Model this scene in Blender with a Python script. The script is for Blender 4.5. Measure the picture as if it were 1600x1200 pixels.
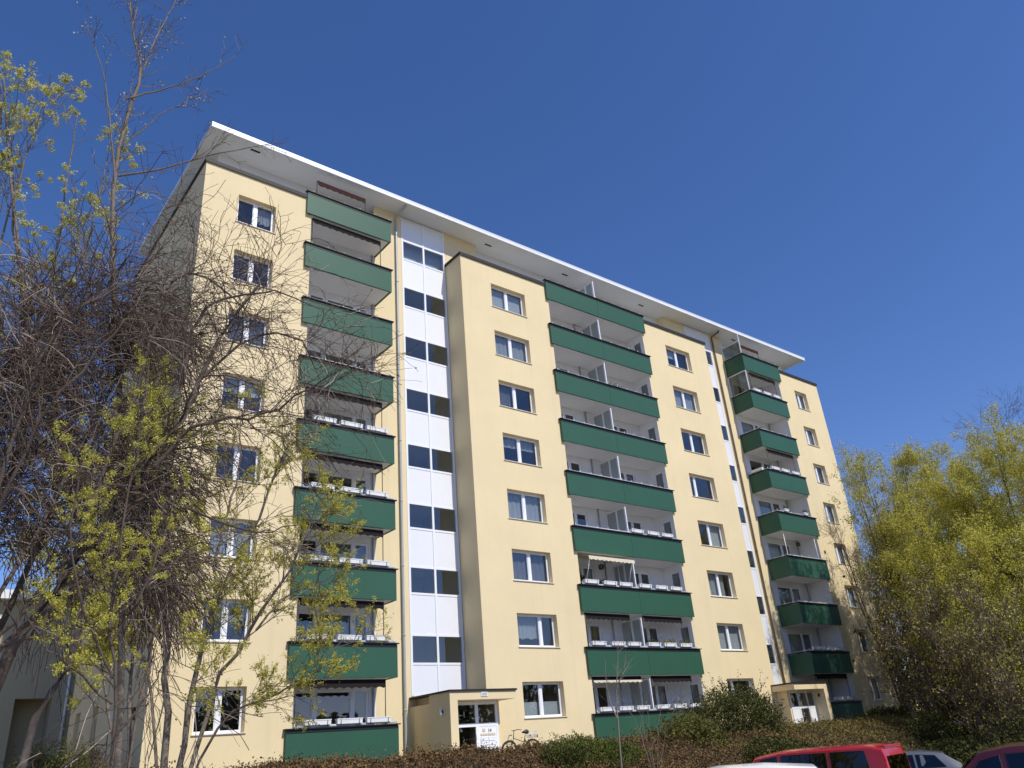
import bpy, math, random
import numpy as np
from mathutils import Vector, Matrix

for o in list(bpy.data.objects):
    bpy.data.objects.remove(o)
SC = bpy.context.scene
COL = SC.collection
R_ = math.radians

# ------------------------------------------------------------------ camera
CAM = np.array([-7.2735, -27.1052, 0.2632])
FWD = np.array([0.58329057, 0.69100572, 0.42694638])
RGT = np.array([0.78517088, -0.61428597, -0.0784821])
UPV = np.array([-0.20803559, -0.38100373, 0.90086478])
cd = bpy.data.cameras.new('camera')
cd.sensor_width = 36.0
cd.lens = 1231.318 / 1600 * 36
cd.clip_end = 2000
cam = bpy.data.objects.new('camera', cd)
COL.objects.link(cam)
cam.matrix_world = Matrix([[RGT[i], UPV[i], -FWD[i], CAM[i]] for i in range(3)] + [[0, 0, 0, 1]])
SC.camera = cam

# ------------------------------------------------------------------ sky, sun
SUN_EL, SUN_AZ = R_(50), R_(10)          # azimuth measured from -Y towards +X
sdir = Vector((math.sin(SUN_AZ) * math.cos(SUN_EL), -math.cos(SUN_AZ) * math.cos(SUN_EL), math.sin(SUN_EL)))
w = bpy.data.worlds.new('World'); SC.world = w; w.use_nodes = True
nt = w.node_tree
sky = nt.nodes.new('ShaderNodeTexSky'); sky.sky_type = 'NISHITA'; sky.sun_disc = False
sky.sun_elevation = SUN_EL
sky.sun_rotation = math.atan2(sdir.x, sdir.y)
sky.altitude = 200; sky.air_density = 1.0; sky.dust_density = 0.1; sky.ozone_density = 6.0
hs = nt.nodes.new('ShaderNodeHueSaturation'); hs.inputs['Saturation'].default_value = 1.16
nt.links.new(sky.outputs[0], hs.inputs['Color']); wb = nt.nodes.new('ShaderNodeMix'); wb.data_type = 'RGBA'; wb.blend_type = 'MULTIPLY'; wb.inputs[0].default_value = 1; wb.inputs[7].default_value = (1.30, 1.0, 1.12, 1)
nt.links.new(hs.outputs[0], wb.inputs[6]); nt.links.new(wb.outputs[2], nt.nodes['Background'].inputs[0])
nt.nodes['Background'].inputs[1].default_value = 0.125
sl = bpy.data.lights.new('sun', 'SUN'); sl.energy = 4.35; sl.angle = R_(0.53); sl.color = (1.0, 0.955, 0.88)
so = bpy.data.objects.new('sun', sl); COL.objects.link(so)
so.rotation_euler = sdir.to_track_quat('Z', 'Y').to_euler(); so.location = (20, -40, 60)
SC.view_settings.view_transform = 'Standard'; SC.view_settings.look = 'None'
SC.view_settings.exposure = 0.0; SC.view_settings.gamma = 1.0
SC.view_settings.use_curve_mapping = False
SC.render.engine = 'CYCLES'
SC.cycles.transparent_max_bounces = 24

# ------------------------------------------------------------------ helpers
def at(u, v, d):
    """point seen at a photograph position, d metres away on the ground plan"""
    r = FWD * 1231.318 + RGT * (u - 800) - UPV * (v - 600)
    return CAM + r * (d / math.hypot(r[0], r[1]))

def link(name, me, mat=None, parent=None, loc=None, rz=0):
    o = bpy.data.objects.new(name, me); COL.objects.link(o)
    if me is not None and mat is not None and len(me.materials) == 0:
        me.materials.append(mat)
    if parent: o.parent = parent
    if loc is not None: o.location = loc
    if rz: o.rotation_euler = (0, 0, rz)
    return o

def tag(o, label=None, cat=None, group=None, kind=None):
    if label: o['label'] = label
    if cat: o['category'] = cat
    if group: o['group'] = group
    if kind: o['kind'] = kind
    return o

def empty(name, loc, label, cat, group=None, rz=0):
    o = bpy.data.objects.new(name, None); COL.objects.link(o)
    o.location = loc; o.rotation_euler = (0, 0, rz); o.empty_display_size = 0.3
    return tag(o, label, cat, group)

class MB:
    def __init__(s): s.v = []; s.f = []; s.m = []; s.sm = []
    def quad(s, a, b, c, d, mi=0, smooth=False):
        n = len(s.v); s.v += [tuple(a), tuple(b), tuple(c), tuple(d)]; s.f.append((n, n+1, n+2, n+3)); s.m.append(mi); s.sm.append(smooth)
        return s
    def poly(s, pts, mi=0):
        n = len(s.v); s.v += [tuple(p) for p in pts]; s.f.append(tuple(range(n, n+len(pts)))); s.m.append(mi); s.sm.append(False)
        return s
    def box(s, x0, x1, y0, y1, z0, z1, mi=0):
        n = len(s.v)
        s.v += [(x0,y0,z0),(x1,y0,z0),(x1,y1,z0),(x0,y1,z0),(x0,y0,z1),(x1,y0,z1),(x1,y1,z1),(x0,y1,z1)]
        for f in ((0,3,2,1),(4,5,6,7),(0,1,5,4),(1,2,6,5),(2,3,7,6),(3,0,4,7)):
            s.f.append(tuple(n+i for i in f)); s.m.append(mi); s.sm.append(False)
        return s
    def tube(s, pts, r, n=8, mi=0, caps=True):
        pts = [Vector(p) for p in pts]
        rs = r if isinstance(r, (list, tuple)) else [r]*len(pts)
        base = len(s.v); ref = None
        for i, p in enumerate(pts):
            t = (pts[min(i+1, len(pts)-1)] - pts[max(i-1, 0)]).normalized()
            if ref is None: ref = t.orthogonal().normalized()
            ref = (ref - t*ref.dot(t))
            ref = ref.normalized() if ref.length > 1e-6 else t.orthogonal().normalized()
            b = t.cross(ref)
            for k in range(n):
                a = 2*math.pi*k/n
                s.v.append(tuple(p + (ref*math.cos(a) + b*math.sin(a))*rs[i]))
        for i in range(len(pts)-1):
            for k in range(n):
                s.f.append((base+i*n+k, base+i*n+(k+1)%n, base+(i+1)*n+(k+1)%n, base+(i+1)*n+k)); s.m.append(mi); s.sm.append(True)
        if caps:
            s.f.append(tuple(base+k for k in reversed(range(n)))); s.m.append(mi); s.sm.append(False)
            e = base+(len(pts)-1)*n
            s.f.append(tuple(e+k for k in range(n))); s.m.append(mi); s.sm.append(False)
        return s
    def mesh(s, name):
        me = bpy.data.meshes.new(name); me.from_pydata(s.v, [], s.f); me.update()
        if any(s.m): me.polygons.foreach_set('material_index', s.m)
        if any(s.sm): me.polygons.foreach_set('use_smooth', s.sm)
        return me
    def build(s, name, mat=None, parent=None, loc=None, rz=0, bevel=0):
        o = link(name, s.mesh(name), mat, parent, loc, rz)
        if bevel:
            b = o.modifiers.new('bevel', 'BEVEL'); b.width = bevel; b.segments = 2; b.limit_method = 'ANGLE'
        return o

def np_mesh(name, verts, faces, attr=None, smooth=False):
    """verts (N,3), faces (M,k) arrays"""
    me = bpy.data.meshes.new(name)
    verts = np.ascontiguousarray(verts, np.float32); faces = np.ascontiguousarray(faces, np.int32)
    M, k = faces.shape
    me.vertices.add(len(verts)); me.vertices.foreach_set('co', verts.ravel())
    me.loops.add(M*k); me.loops.foreach_set('vertex_index', faces.ravel())
    me.polygons.add(M); me.polygons.foreach_set('loop_start', np.arange(0, M*k, k, dtype=np.int32))
    if smooth: me.polygons.foreach_set('use_smooth', np.ones(M, bool))
    if attr is not None:
        a = me.attributes.new('tint', 'FLOAT', 'POINT'); a.data.foreach_set('value', np.ascontiguousarray(attr, np.float32))
    me.update(calc_edges=True)
    return me

# ------------------------------------------------------------------ materials
def mat(name, col, rough=0.7, spec=0.3, metal=0.0, noise=0.0, nscale=3.0, bump=0.0, bscale=60.0, tint=None, trans=0.0, coat=0.0):
    m = bpy.data.materials.new(name); m.use_nodes = True
    t = m.node_tree; b = t.nodes['Principled BSDF']
    b.inputs['Base Color'].default_value = (*col, 1)
    b.inputs['Roughness'].default_value = rough
    b.inputs['Specular IOR Level'].default_value = spec
    b.inputs['Metallic'].default_value = metal
    b.inputs['Coat Weight'].default_value = coat
    tc = t.nodes.new('ShaderNodeTexCoord')
    csock = None
    if tint is not None:
        a = t.nodes.new('ShaderNodeAttribute'); a.attribute_name = 'tint'
        cr = t.nodes.new('ShaderNodeValToRGB')
        els = cr.color_ramp.elements
        for i, (p, c) in enumerate(tint):
            e = els[i] if i < 2 else els.new(p)
            e.position = p; e.color = (*c, 1)
        t.links.new(a.outputs['Fac'], cr.inputs[0]); csock = cr.outputs[0]
    if noise:
        n = t.nodes.new('ShaderNodeTexNoise'); n.inputs['Scale'].default_value = nscale; n.inputs['Detail'].default_value = 6
        n.inputs['Roughness'].default_value = 0.65
        t.links.new(tc.outputs['Object'], n.inputs['Vector'])
        mr = t.nodes.new('ShaderNodeMapRange'); mr.inputs[1].default_value = 0.25; mr.inputs[2].default_value = 0.75
        mr.inputs[3].default_value = 1-noise; mr.inputs[4].default_value = 1+noise*0.6
        t.links.new(n.outputs[0], mr.inputs[0])
        mx = t.nodes.new('ShaderNodeMix'); mx.data_type = 'RGBA'; mx.blend_type = 'MULTIPLY'; mx.inputs[0].default_value = 1
        if csock: t.links.new(csock, mx.inputs[6])
        else: mx.inputs[6].default_value = (*col, 1)
        t.links.new(mr.outputs[0], mx.inputs[7]); csock = mx.outputs[2]
    if csock: t.links.new(csock, b.inputs['Base Color'])
    if bump:
        n = t.nodes.new('ShaderNodeTexNoise'); n.inputs['Scale'].default_value = bscale; n.inputs['Detail'].default_value = 4
        t.links.new(tc.outputs['Object'], n.inputs['Vector'])
        bp = t.nodes.new('ShaderNodeBump'); bp.inputs['Strength'].default_value = bump; bp.inputs['Distance'].default_value = 0.02
        t.links.new(n.outputs[0], bp.inputs['Height']); t.links.new(bp.outputs[0], b.inputs['Normal'])
    if trans:
        tr = t.nodes.new('ShaderNodeBsdfTranslucent'); ms = t.nodes.new('ShaderNodeMixShader'); ms.inputs[0].default_value = trans
        if csock: t.links.new(csock, tr.inputs[0])
        else: tr.inputs[0].default_value = (*col, 1)
        t.links.new(b.outputs[0], ms.inputs[1]); t.links.new(tr.outputs[0], ms.inputs[2])
        t.links.new(ms.outputs[0], t.nodes['Material Output'].inputs[0])
    return m

def glass_mat(name, tintc=(0.85, 0.9, 0.9), gain=2.0, base=0.05, bumpy=0.0):
    m = bpy.data.materials.new(name); m.use_nodes = True; t = m.node_tree
    t.nodes.remove(t.nodes['Principled BSDF'])
    tr = t.nodes.new('ShaderNodeBsdfTransparent'); tr.inputs[0].default_value = (*tintc, 1)
    gl = t.nodes.new('ShaderNodeBsdfGlossy'); gl.inputs['Roughness'].default_value = 0.0
    lw = t.nodes.new('ShaderNodeLayerWeight'); lw.inputs[0].default_value = 0.5
    pw = t.nodes.new('ShaderNodeMath'); pw.operation = 'POWER'; pw.inputs[1].default_value = 5
    sc = t.nodes.new('ShaderNodeMath'); sc.operation = 'MULTIPLY_ADD'; sc.inputs[1].default_value = 0.96; sc.inputs[2].default_value = 0.04
    t.links.new(lw.outputs['Facing'], pw.inputs[0]); t.links.new(pw.outputs[0], sc.inputs[0]); fr = sc
    ma = t.nodes.new('ShaderNodeMath'); ma.operation = 'MULTIPLY_ADD'; ma.inputs[1].default_value = gain; ma.inputs[2].default_value = base; ma.use_clamp = True
    ms = t.nodes.new('ShaderNodeMixShader')
    t.links.new(fr.outputs[0], ma.inputs[0]); t.links.new(ma.outputs[0], ms.inputs[0])
    t.links.new(tr.outputs[0], ms.inputs[1]); t.links.new(gl.outputs[0], ms.inputs[2])
    if bumpy:
        tc = t.nodes.new('ShaderNodeTexCoord'); n = t.nodes.new('ShaderNodeTexNoise'); n.inputs['Scale'].default_value = 1.3
        bp = t.nodes.new('ShaderNodeBump'); bp.inputs['Strength'].default_value = bumpy; bp.inputs['Distance'].default_value = 0.02
        t.links.new(tc.outputs['Object'], n.inputs['Vector']); t.links.new(n.outputs[0], bp.inputs['Height']); t.links.new(bp.outputs[0], gl.inputs['Normal'])
    t.links.new(ms.outputs[0], t.nodes['Material Output'].inputs[0])
    return m

M = {}
M['cream'] = mat('cream_render', (0.785, 0.648, 0.395), 0.9, 0.2, noise=0.07, nscale=0.35, bump=0.25, bscale=90)
M['white_wall'] = mat('white_render', (0.80, 0.79, 0.78), 0.9, 0.2, noise=0.05, nscale=0.8, bump=0.15, bscale=80)
M['soffit'] = mat('soffit_boards', (0.76, 0.755, 0.74), 0.7, 0.3, noise=0.05, nscale=0.7)
M['attic'] = mat('attic_cladding', (0.72, 0.74, 0.77), 0.8, 0.3, noise=0.04, nscale=0.5)
M['fascia'] = mat('fascia_sheet', (0.80, 0.81, 0.82), 0.45, 0.5, noise=0.10, nscale=1.2)
M['green'] = mat('green_panel', (0.029, 0.100, 0.060), 0.50, 0.36, noise=0.06, nscale=0.9)
M['green_trim'] = mat('green_trim', (0.035, 0.10, 0.075), 0.4, 0.5)
M['cap'] = mat('dark_metal_cap', (0.028, 0.026, 0.024), 0.6, 0.3, noise=0.1, nscale=2)
M['black'] = mat('black_cap', (0.012, 0.014, 0.014), 0.5, 0.4)
M['galv'] = mat('galvanised_steel', (0.66, 0.68, 0.69), 0.45, 0.5, metal=0.2)
M['pvc'] = mat('white_frame', (0.82, 0.83, 0.85), 0.35, 0.5)
M['panel'] = mat('white_panel', (0.79, 0.80, 0.82), 0.4, 0.5, noise=0.03, nscale=0.8)
M['glass'] = glass_mat('window_glass', (0.80, 0.83, 0.84), 1.9, 0.02, 0.03)
M['screen_glass'] = glass_mat('screen_glass', (0.62, 0.66, 0.63), 1.0, 0.0)
M['glass_frost'] = mat('ribbed_glass', (0.46, 0.50, 0.48), 0.35, 0.5, trans=0.35)
M['car_glass'] = glass_mat('tinted_glass', (0.06, 0.065, 0.07), 1.6, 0.02)
M['room'] = mat('room_wall', (0.48, 0.46, 0.42), 0.9, 0.1)
M['stair_in'] = mat('stairwell_wall', (0.62, 0.60, 0.52), 0.9, 0.1)
M['hall'] = mat('hall_wall', (0.10, 0.095, 0.085), 0.9, 0.1)
M['curtain'] = mat('curtain', (0.84, 0.85, 0.86), 0.9, 0.1, trans=0.35)
M['curtain_grey'] = mat('curtain_grey', (0.40, 0.38, 0.40), 0.9, 0.1, trans=0.3)
M['blind'] = mat('blind', (0.86, 0.88, 0.90), 0.8, 0.2, trans=0.2)
M['sill'] = mat('sill_sheet', (0.72, 0.66, 0.55), 0.4, 0.5)
M['planter'] = mat('white_planter', (0.80, 0.80, 0.80), 0.5, 0.4, noise=0.08, nscale=4)
M['soil'] = mat('soil', (0.03, 0.022, 0.016), 0.95, 0.1)
M['awning'] = mat('dark_awning', (0.022, 0.018, 0.018), 0.9, 0.1)
M['awning_brown'] = mat('brown_awning', (0.05, 0.022, 0.02), 0.9, 0.1)
M['awning_cream'] = mat('cream_awning', (0.80, 0.73, 0.55), 0.85, 0.1, trans=0.2)
M['pole_dark'] = mat('dark_pole', (0.03, 0.025, 0.022), 0.5, 0.4)
M['pipe'] = mat('zinc_pipe', (0.42, 0.44, 0.45), 0.5, 0.5, metal=0.3, noise=0.12, nscale=3)
M['pipe_dark'] = mat('brown_pipe', (0.13, 0.09, 0.065), 0.55, 0.4, noise=0.2, nscale=3)
M['lamp'] = mat('lamp_housing', (0.75, 0.75, 0.76), 0.4, 0.5)
M['plate'] = mat('sign_plate', (0.82, 0.82, 0.84), 0.4, 0.5)
M['ink'] = mat('dark_lettering', (0.05, 0.05, 0.06), 0.6, 0.3)
M['tan'] = mat('tan_plate', (0.62, 0.52, 0.38), 0.5, 0.4)
M['box_grey'] = mat('sign_box', (0.62, 0.63, 0.62), 0.5, 0.4)
M['bark'] = mat('grey_brown_bark', (0.22, 0.18, 0.14), 0.9, 0.15, noise=0.35, nscale=9, bump=0.5, bscale=40)
M['bark_dark'] = mat('dark_bark', (0.11, 0.085, 0.066), 0.9, 0.15, noise=0.35, nscale=10, bump=0.5, bscale=40)
M['twig'] = mat('brown_twig', (0.10, 0.068, 0.052), 0.85, 0.2, tint=[(0, (0.045, 0.030, 0.023)), (0.55, (0.115, 0.080, 0.060)), (0.85, (0.22, 0.165, 0.125)), (1, (0.50, 0.41, 0.33))])
M['twig_pale'] = mat('pale_twig', (0.24, 0.20, 0.16), 0.85, 0.2, tint=[(0, (0.11, 0.085, 0.065)), (1, (0.36, 0.31, 0.25))])
YG = [(0, (0.32, 0.295, 0.035)), (0.5, (0.56, 0.52, 0.08)), (1, (0.70, 0.65, 0.19))]
M['leaf_yellow'] = mat('yellow_green_buds', (0.2, 0.2, 0.03), 0.7, 0.25, tint=YG, trans=0.4)
M['leaf_pale'] = mat('pale_yellow_buds', (0.4, 0.4, 0.1), 0.7, 0.25, tint=[(0, (0.42, 0.40, 0.10)), (0.6, (0.62, 0.60, 0.20)), (1, (0.75, 0.72, 0.34))], trans=0.45)
M['leaf_olive'] = mat('olive_leaves', (0.08, 0.09, 0.02), 0.7, 0.25, tint=[(0, (0.045, 0.048, 0.01)), (0.6, (0.12, 0.12, 0.022)), (1, (0.22, 0.21, 0.05))], trans=0.2)
M['leaf_green'] = mat('dark_green_leaves', (0.04, 0.06, 0.015), 0.75, 0.15, tint=[(0, (0.028, 0.034, 0.010)), (0.6, (0.080, 0.085, 0.022)), (1, (0.18, 0.17, 0.05))], trans=0.15)
M['leaf_grass'] = mat('fresh_green_leaves', (0.06, 0.09, 0.015), 0.6, 0.3, tint=[(0, (0.035, 0.055, 0.008)), (0.6, (0.10, 0.13, 0.016)), (1, (0.19, 0.21, 0.035))], trans=0.2)
M['bud'] = mat('pale_buds', (0.62, 0.62, 0.55), 0.6, 0.4, trans=0.2)
M['cover'] = mat('ground_cover_leaves', (0.1, 0.07, 0.04), 0.8, 0.2, tint=[(0, (0.06, 0.033, 0.015)), (0.35, (0.17, 0.10, 0.045)), (0.6, (0.22, 0.145, 0.05)), (0.8, (0.17, 0.145, 0.035)), (1, (0.18, 0.18, 0.04))], trans=0.1)
M['cover_base'] = mat('ground_cover_base', (0.06, 0.042, 0.025), 0.95, 0.1, noise=0.5, nscale=6)
M['grass'] = mat('grass_ground', (0.16, 0.15, 0.08), 0.95, 0.1, noise=0.5, nscale=2.5, bump=0.6, bscale=14)
M['bounce_paving'] = mat('pale_bounce_paving', (0.42, 0.41, 0.385), 0.9, 0.2, noise=0.25, nscale=3, bump=0.3, bscale=120)  # unseen paving, made pale to throw light up into shaded walls and soffits
M['flower_y'] = mat('yellow_flowers', (0.65, 0.42, 0.03), 0.7, 0.2)
M['flower_r'] = mat('red_flowers', (0.35, 0.05, 0.07), 0.7, 0.2)

# board joints of the soffit: fine relief only
def add_boards(m):
    t = m.node_tree; b = t.nodes['Principled BSDF']; tc = t.nodes.new('ShaderNodeTexCoord')
    wv = t.nodes.new('ShaderNodeTexWave'); wv.wave_type = 'BANDS'; wv.bands_direction = 'Y'; wv.wave_profile = 'SAW'
    wv.inputs['Scale'].default_value = 2.6; wv.inputs['Distortion'].default_value = 0
    t.links.new(tc.outputs['Object'], wv.inputs['Vector'])
    mr = t.nodes.new('ShaderNodeMapRange'); mr.inputs[1].default_value = 0.0; mr.inputs[2].default_value = 0.16
    t.links.new(wv.outputs[1], mr.inputs[0])
    bp = t.nodes.new('ShaderNodeBump'); bp.inputs['Strength'].default_value = 0.7; bp.inputs['Distance'].default_value = 0.02
    t.links.new(mr.outputs[0], bp.inputs['Height']); t.links.new(bp.outputs[0], b.inputs['Normal'])
add_boards(M['soffit'])

# rain streaks and smudges on the render
def add_streaks(m, amount):
    t = m.node_tree; b = t.nodes['Principled BSDF']
    src = b.inputs['Base Color'].links[0].from_socket
    tc = t.nodes.new('ShaderNodeTexCoord'); mp = t.nodes.new('ShaderNodeMapping'); mp.inputs['Scale'].default_value = (2.2, 2.2, 0.10)
    n = t.nodes.new('ShaderNodeTexNoise'); n.inputs['Scale'].default_value = 1.0; n.inputs['Detail'].default_value = 5
    t.links.new(tc.outputs['Object'], mp.inputs[0]); t.links.new(mp.outputs[0], n.inputs['Vector'])
    mr = t.nodes.new('ShaderNodeMapRange'); mr.inputs[1].default_value = 0.55; mr.inputs[2].default_value = 0.8
    mr.inputs[3].default_value = 0; mr.inputs[4].default_value = amount
    t.links.new(n.outputs[0], mr.inputs[0])
    mx = t.nodes.new('ShaderNodeMix'); mx.data_type = 'RGBA'; mx.inputs[7].default_value = (0.45, 0.37, 0.25, 1)
    t.links.new(mr.outputs[0], mx.inputs[0]); t.links.new(src, mx.inputs[6]); t.links.new(mx.outputs[2], b.inputs['Base Color'])
add_streaks(M['cream'], 0.18)

# ------------------------------------------------------------------ ground
def sstep(a, b, x):
    t = np.clip((x-a)/(b-a), 0, 1); return t*t*(3-2*t)
def terrain(x, y):
    x = np.asarray(x, float); y = np.asarray(y, float)
    dc = np.hypot(x-CAM[0], y-CAM[1])
    park = -1.45 - 0.029*np.minimum(dc, 34)
    t = sstep(-14.0, -6.0, y) * (1 - 0.0*x)
    east = sstep(44, 60, x)
    top = 0.15 - 1.2*east
    return park*(1-t) + top*t
def T(x, y): return float(terrain(x, y))
gx = np.unique(np.concatenate([np.linspace(-900, -60, 15), np.linspace(-60, 110, 137), np.linspace(110, 1200, 15)]))
gy = np.unique(np.concatenate([np.linspace(-900, -60, 15), np.linspace(-60, 60, 121), np.linspace(60, 1200, 15)]))
XX, YY = np.meshgrid(gx, gy, indexing='ij')
ZZ = terrain(XX, YY)
idx = np.arange(XX.size).reshape(XX.shape)
fc = np.stack([idx[:-1, :-1], idx[1:, :-1], idx[1:, 1:], idx[:-1, 1:]], -1).reshape(-1, 4)
tag(link('ground', np_mesh('ground', np.stack([XX, YY, ZZ], -1).reshape(-1, 3), fc, smooth=True), M['grass']), kind='structure')
# car park surface, its paving kept pale to bounce light into the shade
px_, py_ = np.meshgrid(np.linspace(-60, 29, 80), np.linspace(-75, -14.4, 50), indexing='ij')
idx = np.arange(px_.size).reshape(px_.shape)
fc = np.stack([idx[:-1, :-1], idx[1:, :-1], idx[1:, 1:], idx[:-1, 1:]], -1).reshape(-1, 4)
tag(link('car_park', np_mesh('car_park', np.stack([px_, py_, terrain(px_, py_)+0.02], -1).reshape(-1, 3), fc, smooth=True), M['bounce_paving']), kind='structure')
kb = MB()
for i in range(69):
    x0 = -40+i; kb.box(x0+0.01, x0+0.99, -14.4, -14.26, T(x0+.5, -14.4)-0.2, T(x0+.5, -14.4)+0.13)
tag(kb.build('kerb', mat('kerb_concrete', (0.28, 0.27, 0.26), 0.9, 0.2, noise=0.2)), kind='structure')
tag(MB().box(8.2, 34, -2.6, -1.6, 0.10, 0.165).build('path', mat('path_slabs', (0.38, 0.36, 0.34), 0.9, 0.2, noise=0.2, nscale=4)), kind='structure')

# ------------------------------------------------------------------ apartment building
H = 2.8
B = empty('apartment_building', (0, 0, 0), 'nine-storey cream apartment block with green balconies and overhanging white flat roof', 'building')
WB, WT, BT, BB = 1.67, 3.065, 1.65, 0.476
PAR = 23.85; REC = 1.38; BACK = 10.6; BY = -0.14
XL, XR = 0.0, 45.54
LW = (1.45, 3.09); MW = (14.75, 17.02); NW = (28.31, 30.57); RW = (42.24, 43.71)
LB = (4.456, 8.73); MBx = (18.54, 26.44); RB = (36.33, 40.57)
LO0, LO1 = 4.72, 8.65        # left loggia
MO0, MO1 = 18.74, 26.26      # middle loggia
RO0, RO1 = 36.45, 40.34      # right loggia
MB0, MB1 = 12.88, 32.40      # projecting middle block
ST = (10.23, 12.86); ST2 = (32.42, 35.05)

def wall(name, mt, O, U, ln, z0, z1, openings, inward, depth=0.30):
    """plane wall with openings (u0,u1,z0,z1) and reveals going inward"""
    mb = MB(); O = Vector(O); U = Vector(U); I = Vector(inward)*depth
    us = sorted({0, ln} | {o[0] for o in openings} | {o[1] for o in openings})
    zs = sorted({z0, z1} | {o[2] for o in openings} | {o[3] for o in openings})
    def P(u, z): return O + U*u + Vector((0, 0, z))
    for a, b in zip(us, us[1:]):
        for c, d in zip(zs, zs[1:]):
            um, zm = (a+b)/2, (c+d)/2
            if any(o[0] < um < o[1] and o[2] < zm < o[3] for o in openings): continue
            mb.quad(P(a, c), P(b, c), P(b, d), P(a, d))
    for a, b, c, d in openings:
        mb.quad(P(a, c), P(a, d), P(a, d)+I, P(a, c)+I)
        mb.quad(P(b, d), P(b, c), P(b, c)+I, P(b, d)+I)
        mb.quad(P(a, d), P(b, d), P(b, d)+I, P(a, d)+I)
        mb.quad(P(b, c), P(a, c), P(a, c)+I, P(b, c)+I)
    return mb.build(name, mt, B)

cache = {}
def shared(key, fn):
    if key not in cache: cache[key] = fn()
    return cache[key]

def window(name, loc, rz, w_, h_, splits=(0.5,), transom=None, sill=True, curtain=None, rng=random, fw=0.065):
    """window part: frame mesh with pane / sill / curtain sub-parts; local x along wall, y inward"""
    def frame():
        mb = MB()
        mb.box(0, w_, 0, .07, 0, fw); mb.box(0, w_, 0, .07, h_-fw, h_)
        mb.box(0, fw, 0, .07, fw, h_-fw); mb.box(w_-fw, w_, 0, .07, fw, h_-fw)
        for s in splits: mb.box(w_*s-.075, w_*s+.075, -.012, .07, fw, h_-fw)
        if transom: mb.box(fw, w_-fw, -.008, .066, h_*transom-.05, h_*transom+.05)
        # sash rebates
        edges = [fw]+[w_*s for s in splits]+[w_-fw]
        for i in range(len(edges)-1):
            a = edges[i]+(0 if i == 0 else .075); b = edges[i+1]-(0 if i == len(edges)-2 else .075)
            mb.box(a, a+.03, .012, .06, fw, h_-fw); mb.box(b-.03, b, .012, .06, fw, h_-fw)
            mb.box(a+.03, b-.03, .012, .06, fw, fw+.03); mb.box(a+.03, b-.03, .012, .06, h_-fw-.03, h_-fw)
        return mb.mesh('window_frame')
    o = link(name, shared(('fr', w_, h_, splits, transom, fw), frame), M['pvc'], B, loc, rz)
    edges = [0]+[w_*s for s in splits]+[w_]
    for i in range(len(edges)-1):
        a = edges[i]+(.075 if i else fw)+.03; b = edges[i+1]-(.075 if i < len(edges)-2 else fw)-.03
        me = shared(('pn', round(a, 3), round(b, 3), h_), lambda: MB().box(a, b, .032, .040, fw+.03, h_-fw-.03).mesh('pane'))
        link('pane', me, M['glass'], o)
    if sill:
        me = shared(('sl', w_), lambda: MB().box(-.05, w_+.05, -.27, 0.0, -.035, -.005).mesh('sill'))
        link('sill', me, M['sill'], o)
    if curtain:
        kind, lo, hi, a, b = curtain
        def cm():
            mb = MB(); n = 48 if kind != 'blind' else 1
            x0, x1 = w_*a+.03, w_*b-.03
            for i in range(n):
                p, q = i/n, (i+1)/n
                f = lambda t: .16 + (.022*math.sin(t*n*.85)+.012*math.sin(t*n*1.9+1) if n > 1 else 0)
                sc = lambda t: (.06*abs(math.sin(t*9)) if kind == 'lace' else 0)
                mb.quad((x0+(x1-x0)*p, f(p), h_*lo+sc(p)), (x0+(x1-x0)*q, f(q), h_*lo+sc(q)), (x0+(x1-x0)*q, f(q), h_*hi), (x0+(x1-x0)*p, f(p), h_*hi))
            return mb.mesh('curtain')
        link('blind' if kind == 'blind' else 'curtain', shared(('cu', w_, h_, curtain), cm),
             M['blind'] if kind == 'blind' else M['curtain_grey'] if kind == 'grey' else M['curtain'], o)
    return o

def room(x0, x1, y0, y1, z0, z1, m='room'):
    """five inside faces behind an opening; the facade side stays open"""
    mb = MB()
    mb.quad((x0, y1, z0), (x1, y1, z0), (x1, y1, z1), (x0, y1, z1)); mb.quad((x0, y0, z0), (x0, y1, z0), (x0, y1, z1), (x0, y0, z1))
    mb.quad((x1, y0, z0), (x1, y1, z0), (x1, y1, z1), (x1, y0, z1)); mb.quad((x0, y0, z0), (x1, y0, z0), (x1, y1, z0), (x0, y1, z0))
    mb.quad((x0, y0, z1), (x1, y0, z1), (x1, y1, z1), (x0, y1, z1))
    return mb.build('interior', M[m], B)

# front walls
fl = range(8)
wall('wall', M['cream'], (0, 0, 0), (1, 0, 0), LO0, 0, PAR, [(*LW, WB+H*k, WT+H*k) for k in fl], (0, 1, 0))
wall('wall', M['cream'], (MB0, 0, 0), (1, 0, 0), MO0-MB0, 0, PAR, [(MW[0]-MB0, MW[1]-MB0, WB+H*k, WT+H*k) for k in fl], (0, 1, 0))
wall('wall', M['cream'], (MO1, 0, 0), (1, 0, 0), MB1-MO1, 0, PAR, [(NW[0]-MO1, NW[1]-MO1, WB+H*k, WT+H*k) for k in fl], (0, 1, 0))
wall('wall', M['cream'], (RO1, 0, 0), (1, 0, 0), XR-RO1, 0, PAR, [(RW[0]-RO1, RW[1]-RO1, WB+H*k, WT+H*k) for k in fl], (0, 1, 0))
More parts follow.
